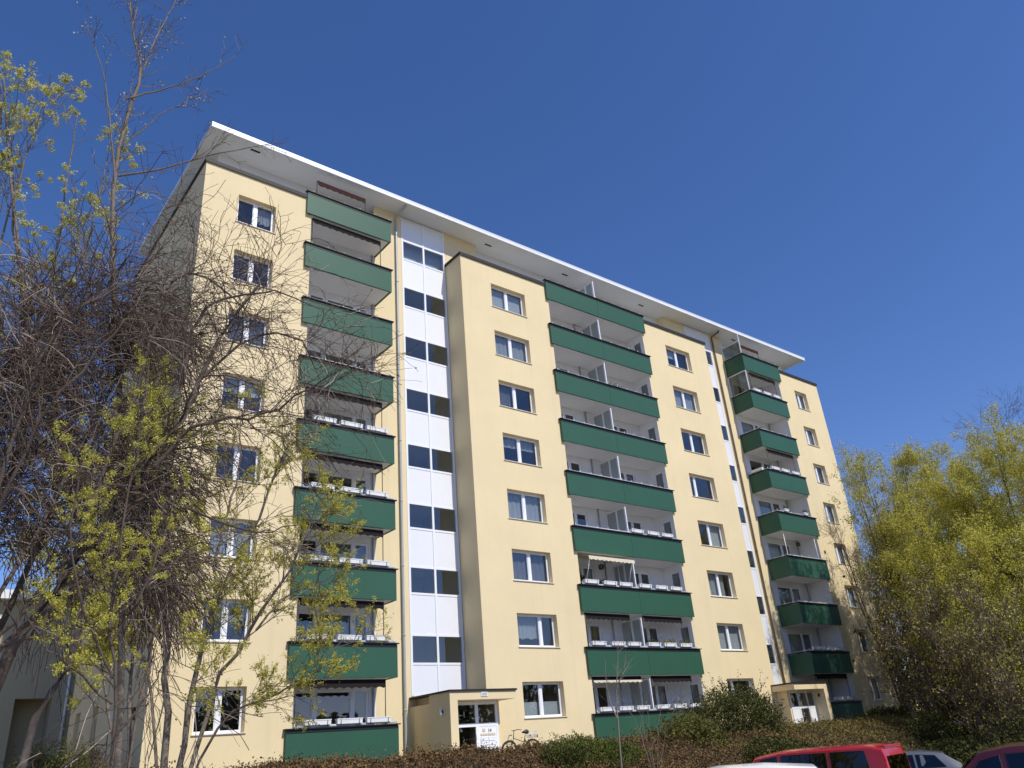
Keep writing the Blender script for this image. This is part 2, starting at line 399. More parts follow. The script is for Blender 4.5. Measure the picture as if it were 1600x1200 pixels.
# gable walls, middle block sides, back
gab = [(BACK-9.55, BACK-8.75, 1.2, 3.12), (BACK-6.8, BACK-6.0, 1.2, 3.12)]
wall('gable_wall', M['cream'], (0, BACK, 0), (0, -1, 0), BACK, 0, PAR, gab, (1, 0, 0), 0.3)
wall('gable_wall', M['cream'], (XR, 0, 0), (0, 1, 0), BACK, 0, PAR, [], (-1, 0, 0))
wall('wall', M['cream'], (MB0, REC, 0), (0, -1, 0), REC, 0, PAR, [], (1, 0, 0))
wall('wall', M['cream'], (MB1, 0, 0), (0, 1, 0), REC, 0, PAR, [], (-1, 0, 0))
wall('rear_wall', M['cream'], (XR, BACK, 0), (-1, 0, 0), XR, 0, PAR, [], (0, -1, 0))
# recessed walls (loggia backs in white, strips in cream)
lwin = (5.35, 8.35, 0.80, 3.04)
wall('loggia_wall', M['white_wall'], (LO0, REC, 0), (1, 0, 0), LO1-LO0, 0, 23.2, [(lwin[0]-LO0, lwin[1]-LO0, lwin[2]+H*k, lwin[3]+H*k) for k in fl], (0, 1, 0), 0.1)
wall('wall', M['cream'], (LO1, REC, 0), (1, 0, 0), ST[0]-LO1, 0, 26.0, [], (0, 1, 0))
mw_l = (19.75, 21.10); mw_r = (23.95, 25.25)
wall('loggia_wall', M['white_wall'], (MO0, REC, 0), (1, 0, 0), MO1-MO0, 0, 23.2,
     [(a-MO0, b-MO0, 0.80+H*k, 3.0+H*k) for a, b in (mw_l, mw_r) for k in fl], (0, 1, 0), 0.1)
rwin = (36.80, 39.30, 0.80, 3.0)
wall('loggia_wall', M['white_wall'], (RO0-.12, REC, 0), (1, 0, 0), RO1-RO0+.12, 0, 23.2, [(rwin[0]-RO0+.12, rwin[1]-RO0+.12, rwin[2]+H*k, rwin[3]+H*k) for k in fl], (0, 1, 0), 0.1)
wall('wall', M['cream'], (ST2[1], REC, 0), (1, 0, 0), RO0-.12-ST2[1], 0, 26.0, [], (0, 1, 0))
# cream stair heads above the parapet, next to the stairwells
for a, b in ((ST[1]+.02, 15.0), (30.3, ST2[0]-.02)):
    MB().box(a, b, REC+.003, 2.4, 23.2, 26.0).build('stair_head_wall', M['cream'], B)
# loggia side walls
wall('loggia_wall', M['white_wall'], (LO0, 0, 0), (0, 1, 0), REC, 0, PAR, [], (-1, 0, 0))
wall('loggia_wall', M['white_wall'], (MO0, 0, 0), (0, 1, 0), REC, 0, PAR, [], (-1, 0, 0))
sidew = (0.22, 0.92)
wall('loggia_wall', M['white_wall'], (MO1, REC, 0), (0, -1, 0), REC, 0, PAR, [(REC-sidew[1], REC-sidew[0], 0.85+H*k, 2.95+H*k) for k in fl], (1, 0, 0), 0.1)
wall('loggia_wall', M['white_wall'], (RO1, REC, 0), (0, -1, 0), REC, 0, PAR, [], (1, 0, 0))
# terrace floors behind the parapets
for a, b in ((0.02, LO0-.02), (MB0+.02, MO0-.02), (MO1+.02, MB1-.02), (RO1+.02, XR-.02)):
    MB().box(a, b, 0.22, 1.9, 22.95, 23.15).build('terrace_floor', M['box_grey'], B)
    MB().box(a, b, 0.205, 0.22, 23.0, PAR-.002).build('parapet_lining', M['cream'], B)
MB().box(0.205, 0.22, 0.22, BACK, 23.0, PAR-.002).build('parapet_lining', M['cream'], B)
# attic storey and roof
MB().box(0.98, XR-1.0, 1.83, BACK-0.8, 23.1, 26.0).build('attic_wall', M['attic'], B)
rf = MB().box(0.15, XR-.16, 0.28, BACK+.9, 25.995, 26.14).build('roof', M['soffit'], B)
fa = MB(); NS = 15; fw_ = (XR-.25)/NS
for i in range(NS): fa.box(.12+fw_*i+(.004 if i else 0), .12+fw_*(i+1)-.004, .25, .278, 25.985, 26.225)
fa.box(.13, XR-.14, .258, .2785, 25.99, 26.22); fa.box(.12, .148, .278, BACK+.93, 25.985, 26.225); fa.box(XR-.158, XR-.13, .278, BACK+.93, 25.985, 26.225)
fa.box(.15, XR-.16, .28, BACK+.9, 26.142, 26.2)
fa.build('fascia', M['fascia'], rf)
MB().box(.118, XR-.128, .243, .2495, 26.17, 26.232).build('drip_edge', M['galv'], rf)
for (x, y) in ((2.25, .75), (6.9, 1.15), (15.6, 1.0), (21.3, 1.0), (28.0, 1.1), (37.5, 1.0)):
    MB().box(x-.22, x+.22, y-.05, y+.05, 25.975, 25.993).build('soffit_vent', M['black'], rf)
# dark parapet caps
def cap(segs):
    mb = MB()
    for s in segs: mb.box(*s)
    mb.build('parapet_cap', M['cap'], B)
cap([(-.06, LB[0]-.02, -.07, .24, PAR, PAR+.07), (-.06, LB[0]-.02, -.07, -.045, PAR-.11, PAR), (-.06, -.035, -.045, BACK+.06, PAR-.09, PAR), (-.06, .26, .24, BACK+.06, PAR, PAR+.07)])
cap([(MB0-.06, MBx[0]-.02, -.07, .24, PAR, PAR+.07), (MB0-.06, MBx[0]-.02, -.07, -.045, PAR-.11, PAR), (MB0-.06, MB0-.035, -.045, REC-.01, PAR-.09, PAR), (MB0-.06, MB0+.24, .24, REC-.01, PAR, PAR+.07)])
cap([(MBx[1]+.02, MB1+.06, -.07, .24, PAR, PAR+.07), (MBx[1]+.02, MB1+.06, -.07, -.045, PAR-.11, PAR), (MB1-.24, MB1+.06, .24, REC-.01, PAR, PAR+.07)])
cap([(RB[1]+.02, XR+.06, -.07, .24, PAR, PAR+.07), (RB[1]+.02, XR+.06, -.07, -.045, PAR-.11, PAR), (XR-.26, XR+.06, .24, BACK+.06, PAR, PAR+.07)])
for s in ((.03, .30, BACK-9.55, BACK-8.75), ):
    pass
for a, b in ((9.55, 8.75), (6.8, 6.0)):
    MB().box(.30, .33, b, a, 1.2, 3.12).build('niche_back', M['stair_in'], B)
MB().box(-.16, -.005, 2.95, 3.5, 2.42, 2.72).build('gable_lamp', M['box_grey'], B, bevel=.01)
MB().box(-.05, -.004, 1.1, 1.6, 2.25, 2.6).build('gable_vent', M['cap'], B)

# windows of the facade
cur = {
 ('L', 7): ('lace', .35, .95, .5, 1), ('L', 6): None, ('L', 5): ('grey', .05, .95, 0, 1), ('L', 4): ('blind', .55, .97, 0, 1), ('L', 3): None,
 ('L', 2): ('sheer', .05, .95, 0, 1), ('L', 1): ('lace', .5, .95, 0, 1), ('L', 0): None,
 ('M', 7): ('blind', .04, .96, 0, 1), ('M', 6): ('sheer', .05, .95, 0, 1), ('M', 5): ('grey', .05, .95, 0, .45), ('M', 4): ('sheer', .6, .95, 0, 1),
 ('M', 3): ('sheer', .05, .95, 0, 1), ('M', 2): ('grey', .05, .95, 0, 1), ('M', 1): ('lace', .25, .95, 0, .66), ('M', 0): ('blind', .05, .45, 0, 1),
 ('N', 7): ('blind', .55, .96, 0, .5), ('N', 6): ('sheer', .05, .95, 0, 1), ('N', 5): None, ('N', 4): None, ('N', 3): ('blind', .1, .96, .55, 1),
 ('N', 2): ('sheer', .05, .95, 0, .8), ('N', 1): ('blind', .05, .95, 0, 1), ('N', 0): None,
 ('R', 7): ('sheer', .05, .95, .3, 1), ('R', 6): ('sheer', .05, .95, .4, 1), ('R', 5): ('grey', .05, .95, .4, 1), ('R', 4): ('sheer', .05, .95, .4, 1),
 ('R', 3): ('sheer', .2, .95, .4, 1), ('R', 2): ('sheer', .05, .95, 0, 1), ('R', 1): None, ('R', 0): ('blind', .05, .95, 0, 1)}
spl = {('M', 1): (.64,), ('N', 4): (.3,), ('N', 0): (.3,), ('R', 7): (.5,)}
for c, (a, b) in dict(L=LW, M=MW, N=NW, R=RW).items():
    for k in fl:
        window('window', (a+.004, .225, WB+H*k+.004), 0, round(b-a-.008, 3), round(WT-WB-.008, 3), spl.get((c, k), (.5,) if c != 'R' else (.42,)), curtain=cur[(c, k)])
        room(a-.9 if c != 'L' else .4, b+.9, .312, 3.6, H*k+.8, H*k+3.35)
# loggia windows and doors
for k in fl:
    o = window('balcony_window', (lwin[0]+.004, REC+.05, lwin[2]+H*k+.004), 0, 2.992, 2.232, (.27, .78), sill=False,
           curtain=[None, ('sheer', .1, .97, .27, .8), ('sheer', .1, .97, .3, 1), ('grey', .1, .97, .3, 1), ('sheer', .1, .97, .1, 1), None, ('sheer', .1, .97, 0, 1), None][k])
    room(lwin[0]-.5, lwin[1]+.4, REC+.112, 5, H*k+.75, H*k+3.3)
    for i, (a, b) in enumerate((mw_l, mw_r)):
        window('balcony_door', (a+.004, REC+.05, .804+H*k), 0, round(b-a-.008, 3), 2.192, (.42,), sill=False,
               curtain=[None, ('grey', .05, .97, 0, 1), ('sheer', .05, .97, 0, 1), None][(k+2*i) % 4])
        room(a-.5, b+.4, REC+.112, 4.5, H*k+.75, H*k+3.3)
    window('side_window', (MO1+.05, sidew[1]-.004, .854+H*k), R_(-90), round(sidew[1]-sidew[0]-.008, 3), 2.092, (), sill=False)
    mb = MB(); x1 = MO1+1.55
    room(MO1+.112, x1, .21, REC-.04, H*k+.82, H*k+3.0)
    window('balcony_window', (rwin[0]+.004, REC+.05, rwin[2]+H*k+.004), 0, 2.492, 2.192, (.62,), sill=False,
           curtain=[None, ('sheer', .1, .97, 0, .6), ('sheer', .1, .97, .6, 1), ('blind', .3, .97, 0, .6), ('blind', .2, .97, 0, .62), None, ('blind', .1, .97, 0, .62), None][k])
    room(rwin[0]-.3, rwin[1]+.4, REC+.112, 5, H*k+.75, H*k+3.3)

# balconies
def balcony(kind, k):
    z0, z1 = BB+H*k, BT+H*k
    x0, x1 = dict(L=LB, M=MBx, R=RB)[kind]
    i0, i1 = dict(L=(LO0, LB[1]-.085), M=(MO0, MO1), R=(RB[0]+.085, RO1))[kind]
    slab = MB().box(i0+.003, i1-.003, BY+.083, REC-.003, z0+.02, z0+.26).build('balcony', M['white_wall'], B)
    if kind == 'M':
        xm = 22.49
        MB().box(x0, xm-.006, BY, BY+.08, z0, z1-.02).build('parapet_panel', M['green'], slab)
        MB().box(xm+.006, x1, BY, BY+.08, z0, z1-.02).build('parapet_panel', M['green'], slab)
    else:
        MB().box(x0, x1, BY, BY+.08, z0, z1-.02).build('parapet_panel', M['green'], slab)
    cp = MB()
    cp.box(x0-.06, x1+.06, BY-.06, BY+.15, z1+.012, z1+.05); cp.box(x0+.01, x1-.01, BY-.012, BY+.082, z1-.10, z1-.02)
    if kind == 'L':
        MB().box(x1-.08, x1, BY+.081, REC-.004, z0, z1-.02).build('side_panel', M['green'], slab)
        cp.box(x1-.15, x1+.06, BY+.151, REC-.004, z1+.012, z1+.05)
    if kind == 'R':
        MB().box(x0, x0+.08, BY+.081, REC-.004, z0, z1-.02).build('side_panel', M['green'], slab)
        cp.box(x0-.06, x0+.15, BY+.151, REC-.004, z1+.012, z1+.05)
    cp.box(x0+.02, x1-.02, BY+.01, BY+.07, z1-.02, z1+.012)
    cp.build('parapet_cap', M['black'], slab)
    # slim rails on the cap
    rl = MB(); y = BY+.05
    a, b = x0+.05, x1-.05
    if kind == 'L': a = LO0+.03
    if kind == 'M': a, b = MO0+.03, MO1-.03
    if kind == 'R': b = RO1-.03
    rl.tube([(a, y, z1+.11), (b, y, z1+.11)], .018, 6); rl.tube([(a, y-.02, z1+.075), (b, y-.02, z1+.075)], .012, 6)
    n = max(2, round((b-a)/.75))
    for i in range(n+1):
        x = a+(b-a)*i/n
        rl.tube([(x, y, z1+.045), (x, y, z1+.20)], .015, 5)
    if kind in 'LR':
        xs = x1-.05 if kind == 'L' else x0+.05
        rl.tube([(xs, y, z1+.11), (xs, REC-.01, z1+.11)], .014, 6)
        for yy in (.3, .85): rl.tube([(xs, yy, z1+.045), (xs, yy, z1+.17)], .012, 5)
    rl.build('handrail', M['galv'], slab)
    return slab
for k in range(9):
    for kd in 'LMR': balcony(kd, k)

# apartment dividers in the middle loggias
for k in range(9):
    z0, zt = BB+.26+H*k, (H*(k+1)+BB-.15 if k < 8 else 25.35)
    x = 22.49
    fr = MB()
    ys = [BY+.16, .62, REC-.02]
    for y in ys: fr.box(x-.03, x+.03, y-.05, y+.05, z0, zt)
    for z in (z0+.003, z0+1.15, zt-.06):
        for a, b in zip(ys, ys[1:]): fr.box(x-.028, x+.028, a+.05, b-.05, z, z+.06)
    f = fr.build('divider_screen', M['pvc'], B)
    for a, b in zip(ys, ys[1:]):
        MB().box(x-.006, x+.006, a+.051, b-.051, z0+1.211, zt-.061).build('pane', M['glass_frost'], f)
        MB().box(x-.006, x+.006, a+.051, b-.051, z0+.064, z0+1.149).build('pane', M['glass_frost'], f)
# wind screens on the right balconies
for k, zt in ((7, 22.83), (8, 25.6)):
    z0 = BT+H*k+.06; x = RB[0]+.04; fr = MB()
    for y in (BY+.05, REC-.04): fr.box(x-.025, x+.025, y-.03, y+.03, z0, zt)
    if k == 7:
        for z in (z0+.002, zt-.05): fr.box(x-.023, x+.023, BY+.08, REC-.07, z, z+.05)
        hi = zt-.051
    else:
        hi = z0+.95; fr.box(x-.023, x+.023, BY+.08, REC-.07, hi, hi+.05)
    f = fr.build('wind_screen', M['pvc'], B)
    MB().box(x-.005, x+.005, BY+.081, REC-.071, z0+.055, hi).build('pane', M['screen_glass'], f)

# awnings
def awning(x0, x1, k, m='awning', y=0.06, poles=True, ztop=None, pm='pole_dark', val=.24, zbase=None):
    z = (BB+H*(k+1)-.03) if ztop is None else ztop
    a = MB().tube([(x0, y, z-.06), (x1, y, z-.06)], .055, 8).build('awning', M[m], B)
    v = MB(); n = max(8, int((x1-x0)*24)); nl = (x1-x0)/.32
    f = lambda t: z-.08-val+.05*abs(math.cos(math.pi*nl*t))
    for i in range(n):
        p, q = i/n, (i+1)/n; X = x0+(x1-x0)*p; X2 = x0+(x1-x0)*q
        v.quad((X, y-.06, f(p)), (X2, y-.06, f(q)), (X2, y-.05, z-.05), (X, y-.05, z-.05))
    vo = v.build('valance', M[m], a)
    sm = vo.modifiers.new('thick', 'SOLIDIFY'); sm.thickness = .006
    if poles:
        zb = (BB+.26+H*k) if zbase is None else zbase
        for X in (x0-.02, x1+.02): MB().tube([(X, y+.02, zb), (X, y+.02, z)], .018, 6).build('pole', M[pm], a)
    return a
for k in (7, 4, 3, 2, 1, 0): awning(LO0+.12, 8.25 if k else 8.3, k)
awning(MO0+.1, 21.75, 1); awning(22.75, 25.55, 1)
awning(MO0+.1, 21.95, 0); awning(22.75, 25.55, 0)
for x0, x1 in ((MO0+.1, 21.95),):      # pale valance below the dark one on the ground floor
    v = MB(); n = 70
    zt = BB+H-.2
    f = lambda t: zt-.13+.045*abs(math.cos(math.pi*10*t))
    for i in range(n):
        p, q = i/n, (i+1)/n
        v.quad((x0+(x1-x0)*p, -.03, f(p)), (x0+(x1-x0)*q, -.03, f(q)), (x0+(x1-x0)*q, -.02, zt), (x0+(x1-x0)*p, -.02, zt))
    v.build('awning_valance', M['awning_cream'], B)
awning(37.0, 39.9, 7); awning(37.0, 39.9, 5); awning(RB[0]+.3, 39.9, 0)
for X in (36.6, 40.0): MB().tube([(X, .02, BB+.26+H*3), (X, .02, BB+H*4)], .02, 6).build('awning_pole', M['pvc'], B)
awning(5.25, 7.75, 8, 'awning_brown', y=.62, ztop=25.55, zbase=23.2, val=.26)
awning(37.3, 39.6, 8, 'awning_brown', y=.62, ztop=25.45, zbase=23.2, val=.26)
# the one extended awning
z = BB+H*3
a = MB().tube([(MO0+.15, .5, z-.12), (22.1, .5, z-.12)], .06, 8).build('awning', M['awning_cream'], B)
cl = MB()
cl.quad((MO0+.2, .5, z-.06), (22.05, .5, z-.06), (22.05, -.55, z-.30), (MO0+.2, -.55, z-.30))
n = 80; x0, x1 = MO0+.2, 22.05
f = lambda t: z-.30-.20+.05*abs(math.cos(math.pi*11*t))
for i in range(n):
    p, q = i/n, (i+1)/n
    cl.quad((x0+(x1-x0)*p, -.56, f(p)), (x0+(x1-x0)*q, -.56, f(q)), (x0+(x1-x0)*q, -.55, z-.30), (x0+(x1-x0)*p, -.55, z-.30))
c_ = cl.build('fabric', M['awning_cream'], a); s_ = c_.modifiers.new('t', 'SOLIDIFY'); s_.thickness = .005
for X in (MO0+.3, 21.9):
    MB().tube([(X, -.54, z-.31), (X, -.05, z-1.55)], .016, 6).build('arm', M['pvc'], a)
    MB().tube([(X+.03, .5, z-.15), (X+.03, .5, z-2.5)], .02, 6).build('pole', M['pvc'], a)

# stairwell glazing
def stair(x0, x1):
    fr = MB(); y = REC; w2 = (x1-x0)/2
    zs = []
    z_lo, z_hi = 2.75, 25.95
    rows = [(4.51+2.78*k-.56, 4.51+2.78*k+.56) for k in range(8)]
    bars = [z_lo+.02] + [z for r in rows for z in r] + [z_hi-.06]
    for xm in (x0+.05, (x0+x1)/2, x1-.05): fr.box(xm-.05, xm+.05, y-.02, y+.10, z_lo, z_hi)
    for b in bars:
        for h in (0, 1): fr.box(x0+.10+h*(w2-.05), x0+w2-.05+h*(w2-.05), y-.012, y+.09, b-.045, b+.045)
    g = fr.build('stair_glazing', M['pvc'], B)
    for i in range(2):
        a = x0+.10+i*(w2-.05); b = x0+w2-.05+i*(w2-.05)
        for r in rows: MB().box(a+.004, b-.004, y+.03, y+.04, r[0]+.045, r[1]-.045).build('pane', M['glass'], g)
        edges = [bars[0]]+[z for r in rows for z in r]+[bars[-1]]
        for j in range(0, len(edges), 2):
            MB().box(a+.004, b-.004, y+.004, y+.05, edges[j]+.049, edges[j+1]-.049).build('panel', M['panel'], g)
    mb = MB()
    mb.quad((x0, y+3, 0), (x1, y+3, 0), (x1, y+3, 26), (x0, y+3, 26)); mb.quad((x0, y+.12, 0), (x0, y+3, 0), (x0, y+3, 26), (x0, y+.12, 26)); mb.quad((x1, y+.12, 0), (x1, y+3, 0), (x1, y+3, 26), (x1, y+.12, 26))
    for k in range(9): mb.box(x0+.01, x1-.01, y+.25, y+2.98, 2.55+2.78*k, 2.75+2.78*k)
    mb.build('stairwell_interior', M['stair_in'], B)
    wall('wall', M['cream'], (x0, REC, 0), (1, 0, 0), x1-x0, 0, z_lo-.005, [], (0, 1, 0))
stair(*ST); stair(*ST2)

# rainwater pipes
def pipe(x, m, ytop, z1=25.75):
    o = MB().tube([(x+.08, ytop, 25.99), (x+.08, ytop, 25.90), (x, REC-.12, z1), (x, REC-.10, z1-.2), (x, REC-.10, 1.0), (x, REC-.10, .2)], .055, 10).build('rain_pipe', M[m], B)
    c = MB()
    for z in np.arange(2.2, 25.4, 2.8): c.tube([(x, REC-.10, z), (x, REC-.10, z+.06)], .066, 10)
    c.build('pipe_bracket', M['pipe' if m == 'pipe' else 'pipe_dark'], o)
pipe(9.88, 'pipe', .46); pipe(35.30, 'pipe_dark', .66)
for x, y in ((21.85, REC-.08), (40.0, REC-.08), (8.52, REC-.06)):
    for k in range(8):
        MB().tube([(x, y, BB+.262+H*k), (x, y, BB+H*(k+1)+.018)], .04, 8).build('loggia_pipe', M['pipe'], B)

# entrances
def entrance(x0, s, num):
    """x0 outer side of the porch, s=+1 porch runs to +X"""
    X = lambda d: x0+s*d
    bx = lambda mb, a, b, *r: mb.box(min(X(a), X(b)), max(X(a), X(b)), *r)
    e = MB(); bx(e, 0, .34, -1.4, REC-.005, 0.1, 2.33)
    bx(e, 0, 3.1, -1.4, REC-.006 if s < 0 else -.004, 2.3301, 2.62)
    po = e.build('entrance_porch', M['cream'], B)
    rw = MB(); bx(rw, 2.66, 2.78, -.68, -.004, 0.1, 2.329); rw.build('side_wall', M['cream'], po)
    if s > 0:
        q = MB(); bx(q, .342, 2.70, -.003, REC-.006, 2.332, 2.62); q.build('porch_roof', M['cream'], po)
    c = MB(); bx(c, -.04, 3.14, -1.45, (REC-.01 if s < 0 else -.006), 2.621, 2.69)
    if s > 0: bx(c, -.04, 2.68, -.0055, REC-.01, 2.621, 2.69)
    c.build('porch_cap', M['cap'], po)
    # door screen
    d = MB(); y0, y1 = -.72, -.64
    z0, zt, zm = .28, 2.325, 1.42
    bx(d, .345, .44, y0, y1, z0, zt); bx(d, 2.56, 2.655, y0, y1, z0, zt)
    if s > 0:
        bx(d, 1.60, 1.74, y0-.002, y1, z0, zt); cells = [(.44, 1.60), (1.74, 2.56)]
    else:
        for m_ in (1.0, 1.85): bx(d, m_, m_+.1, y0-.002, y1, z0, zt)
        cells = [(.44, 1.0), (1.1, 1.85), (1.95, 2.56)]
    for a, b in cells:
        for z in (z0, zm, zt-.13): bx(d, a, b, y0+.002, y1-.002, z, z+.12)
    do = d.build('entrance_door', M['pvc'], po)
    for i, (a, b) in enumerate(cells):
        g = MB(); bx(g, a+.002, b-.002, y0+.03, y0+.04, zm+.122, zt-.132); g.build('pane', M['glass'], do)
        if (s > 0 and i == 1) or (s < 0 and i != 1):
            g = MB(); bx(g, a+.002, b-.002, y0+.012, y0+.05, z0+.122, zm-.002); g.build('door_panel', M['pvc'], do)
        else:
            g = MB(); bx(g, a+.002, b-.002, y0+.03, y0+.04, z0+.122, zm-.002); g.build('pane', M['glass'], do)
    mb = MB(); bx(mb, .36, 2.64, 1.2, 1.25, .1, 2.32); bx(mb, .36, 2.64, -.6, 1.2, .1, .14); mb.build('hall_interior', M['hall'], po)
    if s > 0:
        MB().tube([(X(1.57), y0-.05, .95), (X(1.57), y0-.05, 1.25)], .014, 6).build('handle', M['galv'], do)
        for r in range(3):
            for q in range(2):
                g = MB(); bx(g, 1.80+.36*q, 2.13+.36*q, y0-.03, y0+.011, .62+.15*r, .75+.15*r); g.build('letter_box', M['plate'], do)
                g = MB(); bx(g, 1.88+.36*q, 2.10+.36*q, y0-.034, y0-.0305, .70+.15*r, .715+.15*r); g.build('letter_slot', M['box_grey'], do)
        for q in range(2):
            g = MB(); bx(g, 1.80+.36*q, 2.13+.36*q, y0-.01, y0+.011, 1.10, 1.17); g.build('name_plate', M['tan'], do)
        g = MB(); bx(g, 1.9, 2.02, y0-.01, y0+.011, 1.24, 1.34); g.build('name_plate', M['tan'], do)
        cu = bpy.data.curves.new('house_number', 'FONT'); cu.body = num; cu.size = .17; cu.extrude = .003
        to = bpy.data.objects.new('tmp', cu); COL.objects.link(to)
        bpy.context.view_layer.update()
        me = bpy.data.meshes.new_from_object(to.evaluated_get(bpy.context.evaluated_depsgraph_get())); bpy.data.objects.remove(to)
        me.materials.clear(); me.materials.append(M['ink'])
        t = link('house_number', me, None, do); t.rotation_euler = (R_(90), 0, 0); t.location = (X(2.15), y0-.006, 1.215)
        p = MB().box(X(1.42), X(1.72), -1.425, -1.402, 2.43, 2.58).build('porch_sign', M['plate'], po)
        ln = MB()
        for zz in (2.465, 2.50, 2.535): ln.box(X(1.45), X(1.69), -1.4285, -1.4255, zz, zz+.012)
        ln.build('lettering', M['ink'], p)
        l = MB(); l.box(x0-.10, x0-.003, -.92, -.82, 1.86, 2.10)
        lo = l.build('wall_lamp', M['lamp'], po, bevel=.01)
        MB().box(x0-.05, x0-.002, -.945, -.795, 1.93, 2.03).build('lamp_bracket', M['black'], lo)
    else:
        MB().tube([(X(.36)-.05, -1.05, 1.95), (X(.36)-.05, -1.05, 2.1)], .05, 8).build('wall_lamp', M['cap'], po)
entrance(10.15, 1, '14'); entrance(35.13, -1, '')
MB().box(10.0, 13.2, -1.75, -.64, .0, .28).build('door_step', M['box_grey'], B)
MB().box(32.1, 35.3, -1.75, -.64, .0, .28).build('door_step', M['box_grey'], B)

# ------------------------------------------------------------------ planters
ORD = ['first', 'second', 'third', 'fourth', 'fifth', 'sixth']
FLN = ['ground-floor', 'first-floor', 'second-floor', 'third-floor', 'fourth-floor', 'fifth-floor', 'sixth-floor', 'seventh-floor']
SIDE = dict(L='left', M='middle', R='right')
prng = random.Random(5)
def leaf_quads(cs, sizes, rng, flat=0.0):
    n = len(cs)
    a = rng.normal(size=(n, 3)); a /= np.linalg.norm(a, axis=1)[:, None]
    b = rng.normal(size=(n, 3))
    if flat: a[:, 2] *= (1-flat); b[:, 2] *= (1-flat)
    b -= a*(a*b).sum(1)[:, None]; b /= np.linalg.norm(b, axis=1)[:, None]+1e-9
    a /= np.linalg.norm(a, axis=1)[:, None]+1e-9
    s = np.asarray(sizes)[:, None]
    v = np.stack([cs-a*s, cs+b*s*.62, cs+a*s, cs-b*s*.62], 1).reshape(-1, 3)
    return v, np.arange(4*n).reshape(-1, 4)
def planter(kind, k, i, n, x, w_=.88, plants=None, y=None, h=.17, extra='', rz=0):
    z = BT+H*k+.125
    lab = f'{extra or "long white"} planter box on the {FLN[k]} {SIDE[kind]} balcony' + (f', {ORD[i]} from the left' if n > 1 else '')
    e = empty('planter_box', (x, BY+.03 if y is None else y, z), lab, 'planter', 'planter boxes on the balcony rails', rz)
    d = .085
    bx = MB()
    bx.poly([(-w_/2+.01, -d+.012, 0), (-w_/2+.01, d-.012, 0), (w_/2-.01, d-.012, 0), (w_/2-.01, -d+.012, 0)])
    bt = [(-w_/2+.01, -d+.012), (w_/2-.01, -d+.012), (w_/2-.01, d-.012), (-w_/2+.01, d-.012)]
    tp = [(-w_/2, -d), (w_/2, -d), (w_/2, d), (-w_/2, d)]
    for q in range(4):
        r = (q+1) % 4
        bx.quad((*bt[q], 0), (*bt[r], 0), (*tp[r], h), (*tp[q], h))
    bx.box(-w_/2-.008, w_/2+.008, -d-.008, -d, h-.03, h); bx.box(-w_/2-.008, w_/2+.008, d, d+.008, h-.03, h)
    bx.build('box', M['planter'], e)
    MB().box(-w_/2+.012, w_/2-.012, -d+.012, d-.012, h-.045, h-.025).build('soil', M['soil'], e)
    for X in (-w_*.36, w_*.36):
        MB().box(X-.008, X+.008, -d-.014, -d-.009, -.02, h*.85).box(X-.008, X+.008, -d-.014, .06, -.03, -.018).build('bracket', M['pole_dark'], e)
    if plants:
        mname, cnt, hgt, fl_ = plants
        rng = np.random.default_rng(prng.randrange(9999))
        c = np.stack([rng.uniform(-w_/2+.03, w_/2-.03, cnt), rng.normal(0, .05, cnt), h-.04+np.abs(rng.normal(0, hgt, cnt))], -1)
        v, f = leaf_quads(c, rng.uniform(.018, .04, cnt), rng)
        link('plant', np_mesh('plant', v, f, np.repeat(rng.uniform(.2, 1, cnt), 4)), M[mname], e)
        if fl_:
            c2 = c[rng.choice(cnt, cnt//3)] + [0, 0, .03]
            v, f = leaf_quads(c2, rng.uniform(.02, .035, len(c2)), rng)
            link('flowers', np_mesh('flowers', v, f), M[fl_], e)
def row(kind, k, xs, plants=None, **kw):
    for i, x in enumerate(xs): planter(kind, k, i, len(xs), x + prng.uniform(-.03, .03), plants=plants[i] if isinstance(plants, list) else plants, **kw)
Lx = [5.55, 6.75, 7.9]
SPROUT = ('leaf_green', 50, .03, None)
for k in range(5): row('L', k, Lx, plants=[SPROUT, None, None] if k in (1, 4) else None, w_=.98)
Mx = [19.35, 20.55, 21.65, 23.05, 24.2, 25.35]
row('M', 3, Mx[3:], SPROUT)
row('M', 2, Mx, None)
FL = ('leaf_grass', 260, .09, None)
row('M', 1, Mx, [('leaf_green', 120, .03, 'flower_r')]*3 + [FL, ('leaf_grass', 260, .09, 'flower_y'), FL])
row('M', 0, Mx, SPROUT)
Rx = [37.2, 38.3, 39.45]
row('R', 7, Rx, SPROUT); row('R', 5, Rx, ('leaf_green', 60, .04, None))
row('R', 4, [37.3, 39.5], ('leaf_green', 260, .10, None), w_=.5)
row('R', 1, Rx); row('R', 0, Rx[1:])
planter('R', 5, 0, 1, RB[0]+.05, .85, ('leaf_olive', 120, .05, None), y=.7, extra='side-facing tan-topped', rz=R_(90))

# potted plants behind the rail of the second floor
def pot(loc, r, h, mname, cnt, lab, rad):
    e = empty('potted_plant', loc, lab, 'plant', 'potted plants on the balconies')
    MB().tube([(0, 0, 0), (0, 0, h)], [r*.75, r], 12).build('pot', M['tan'], e)
    rng = np.random.default_rng(cnt)
    d = rng.normal(size=(cnt, 3)); d /= np.linalg.norm(d, axis=1)[:, None]
    c = d*rad*rng.uniform(.4, 1, (cnt, 1)) + [0, 0, h+rad*.9]
    v, f = leaf_quads(c, rng.uniform(.03, .06, cnt), rng)
    link('foliage', np_mesh('foliage', v, f, np.repeat(rng.uniform(0, 1, cnt), 4)), M[mname], e)
zf = BB+.26+H*2
pot((19.3, .55, zf+.5), .12, .6, 'leaf_green', 300, 'tall dark potted plant at the left of the balcony with the cream awning', .28)
pot((20.75, .5, zf+.4), .12, .6, 'leaf_green', 301, 'bushy potted plant in the middle of the balcony with the cream awning', .24)
